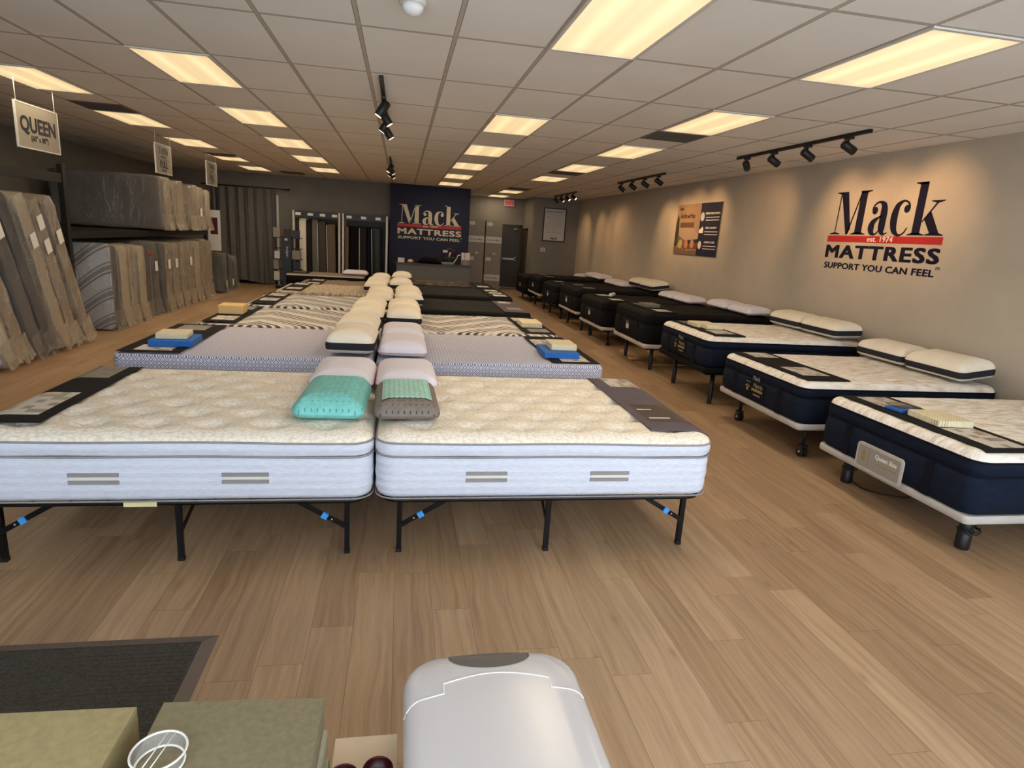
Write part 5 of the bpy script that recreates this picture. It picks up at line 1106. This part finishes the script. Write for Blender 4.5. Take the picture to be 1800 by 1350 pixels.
# ------------------------------------------------------------------ foreground
dm = thing('door_mat', (-2.0, 2.1, 0), 'dark ribbed entrance mat with brown rubber edge at lower left', 'door mat')
x1, y1 = -.765, 2.605
MB().box(-3.0, x1 - .055, 1.36, y1 - .055, .001, .010).build('carpet', MAT['mat_pile'], dm)
rb_ = MB()
for k in range(45):
    y = 1.375 + k * .0253
    rb_.box(-2.98, x1 - .07, y, y + .012, .010, .0125)
rb_.build('rib', MAT['mat_pile'], dm)
e = MB(); e.add([(-3.0, y1, .001), (x1, y1, .001), (x1 - .055, y1 - .055, .012), (-3.0, y1 - .055, .012)], [(0, 3, 2, 1)]); e.add([(x1, y1, .001), (x1, 1.36, .001), (x1 - .055, 1.36, .012), (x1 - .055, y1 - .055, .012)], [(0, 3, 2, 1)])
e.build('rubber_edge', MAT['mat_edge'], dm)
# bin with a domed lid
bn_ = thing('trash_can', (.26, 1.13, 0), 'glossy white lidded trash can in the foreground', 'trash can')
BZ = .612
def oval(hx, y0, yf, yr, z):
    hy = (yf - y0) / 2; P = rr_path(hx, hy, min(.078, hx * .6, hy * .6), 10); out = []
    return [Vector((.26 + .9999 * x, y + (yf + y0) / 2 + (yr * (1 - (x / hx) ** 2) if y > 0 else 0), z)) for x, y, _ in resample(P, 72)]
def resample(P, n):
    Q = [Vector(p) for p in P] + [Vector(P[0])]; D = [0]
    for i in range(1, len(Q)): D.append(D[-1] + (Q[i] - Q[i - 1]).length)
    out = []; i = 1
    for k in range(n):
        d = D[-1] * k / n
        while D[i] < d: i += 1
        out.append(Q[i - 1].lerp(Q[i], (d - D[i - 1]) / max(1e-9, D[i] - D[i - 1])))
    return out
YF = 1.470
MB().rings([oval(.18, .90, YF - .06, .02, .0), oval(.20, .88, YF - .04, .02, .03), oval(.222, .84, YF - .012, .025, BZ - .02), oval(.224, .84, YF - .006, .025, BZ)]).build('body', MAT['bin'], bn_)
LID = [(.230, .835, YF, 0, .020), (.2325, .832, YF + .003, .02, .020), (.2315, .832, YF + .002, .045, .020), (.226, .838, YF - .004, .066, .020), (.214, .85, YF - .016, .080, .020), (.19, .88, YF - .04, .087, .019), (.15, .92, YF - .08, .0895, .02), (.08, .98, YF - .16, .0905, .012)]
MB().rings([oval(hx, y0, yf, yr, BZ + z) for hx, y0, yf, z, yr in LID]).build('lid', MAT['bin'], bn_)
def lz(x, y):
    """height of the lid top, from its rings"""
    e_ = min(.2325 - abs(x - .26), YF + .003 + .020 * (1 - ((x - .26) / .2325) ** 2) - y); X = [(0, .045), (.006, .066), (.019, .080), (.043, .087), (.083, .0895), (.15, .0905), (9, .0905)]
    for (a, h0), (b, h1) in zip(X, X[1:]):
        if e_ <= b: return BZ + h0 + (h1 - h0) * max(0, e_ - a) / (b - a)
h = MB()
def hg(u, v):
    x = .26 - .118 + .236 * u; e_ = max(0, 1 - (2 * u - 1) ** 2); yb = YF - .006 + .020 * (1 - ((x - .26) / .2325) ** 2); y = yb - .078 * v * e_ ** .4
    return (x, y, lz(x, y) + .0012)
h.grid(hg, 28, 8); h.build('grip_recess', MAT['bin_d'], bn_)
pts = [(.030, 1.285), (.06, 1.305), (.128, 1.320), (.128, 1.355)] + [(.128 + .275 * k / 12, 1.355 + .030 * math.sin(PI * k / 12)) for k in range(1, 12)] + [(.403, 1.355), (.403, 1.320), (.46, 1.308), (.49, 1.29)]
pp = []
for (xa, ya), (xb, yb) in zip(pts, pts[1:]): pp += [(xa + (xb - xa) * k / 4, ya + (yb - ya) * k / 4) for k in range(4)]
s = MB(); s.tube([(x, y, lz(x, y) + .0004) for x, y in pp], .0015, 6); s.build('lid_seam', MAT['bin_l'], bn_)
# low stand with foam slabs, cup, box and jars
sd_ = thing('display_stand', (-.6, .9, 0), 'low dark stand under the foam slabs in the foreground', 'stand')
FZ = .50
MB().box(-1.25, -.20, .55, 1.28, FZ - .03, FZ).build('top', MAT['brown'], sd_)
for x in (-1.2, -.25):
    for y in (.6, 1.22): MB().box(x - .02, x + .02, y - .02, y + .02, 0, FZ - .03).build('leg', MAT['brown'], sd_)
def fb(pts, z0, h, m, label):
    mb = MB(); mb.poly(pts, z0, z0 + h); cx = sum(p[0] for p in pts) / len(pts); cy = sum(p[1] for p in pts) / len(pts)
    return solo('foam_slab', mb, MAT[m], label, 'foam slab', 'foam slabs in the foreground', (cx, cy, z0))
fb([(-.515, 1.30), (-.145, 1.29), (-.150, .72), (-.520, .72)], FZ + .001, .068, 'foam_p', 'pale bottom foam slab sticking out under the olive foam, foreground')
fb([(-.520, 1.325), (-.152, 1.315), (-.157, .74), (-.523, .74)], FZ + .070, .055, 'foam_p', 'pale middle foam slab under the olive foam, foreground')
fb([(-.527, 1.355), (-.161, 1.335), (-.172, .76), (-.532, .76)], FZ + .126, .075, 'foam_o', 'large olive foam slab on top of the right foreground stack')
fb([(-1.2, 1.30), (-.575, 1.29), (-.58, .75), (-1.2, .75)], FZ + .001, .07, 'foam_p', 'pale foam slab under the khaki foam at lower left')
fb([(-1.2, 1.36), (-.582, 1.345), (-.592, .76), (-1.2, .76)], FZ + .072, .13, 'foam_k', 'thick khaki foam slab at the lower left corner')
cp = thing('plastic_cup', (-.473, 1.172, FZ + .202), 'clear plastic tub with white rim standing on the olive foam', 'tub')
clr = NT('clear_plastic', .08); clr.b.inputs['Alpha'].default_value = .22; clr.base(lin((220, 222, 220)))
PX, PY, PZ = -.473, 1.172, FZ + .202
MB().lathe((PX, PY, PZ), [(.046, .0), (.049, .015), (.053, .034)], 28, cap=False).build('wall', clr.m, cp)
for r_, z_ in ((.053, .034), (.047, .003)):
    q = MB(); q.tube([(PX + r_ * math.cos(a * PI / 16), PY + r_ * math.sin(a * PI / 16), PZ + z_) for a in range(32)], .0024, 8, True); q.build('rim', MAT['wink'], cp)
for d in (-.008, .008): MB().tube([(PX + d - .010, PY - .050, PZ + .034), (PX + d + .010, PY + .050, PZ + .034)], .0014, 6).build('cross_bar', MAT['wink'], cp)
cb = thing('cardboard_box', (-.05, 1.1, 0), 'beige cardboard box between the foam slabs and the trash can', 'box')
MB().box(-.135, .015, .80, 1.335, 0, .58).build('carton_body', MAT['card'], cb);
for k, (x, y) in enumerate(((-.100, 1.145), (-.027, 1.158))):
    t = thing('candle_jar', (x, y, .581), ['dark red candle jar at the left on the beige box', 'dark red candle jar beside the trash can on the beige box'][k], 'jar', 'dark red jars on the cardboard box')
    MB().lathe((x, y, .581), [(.028, 0), (.033, .006), (.034, .075), (.0325, .078), (.031, .075), (.031, .05), (.001, .048)], 26, cap=False).build('glass', MAT['jar'], t); MB().lathe((x, y, .583), [(.025, .0), (.025, .044)], 20).build('wax', MAT['wax'], t)
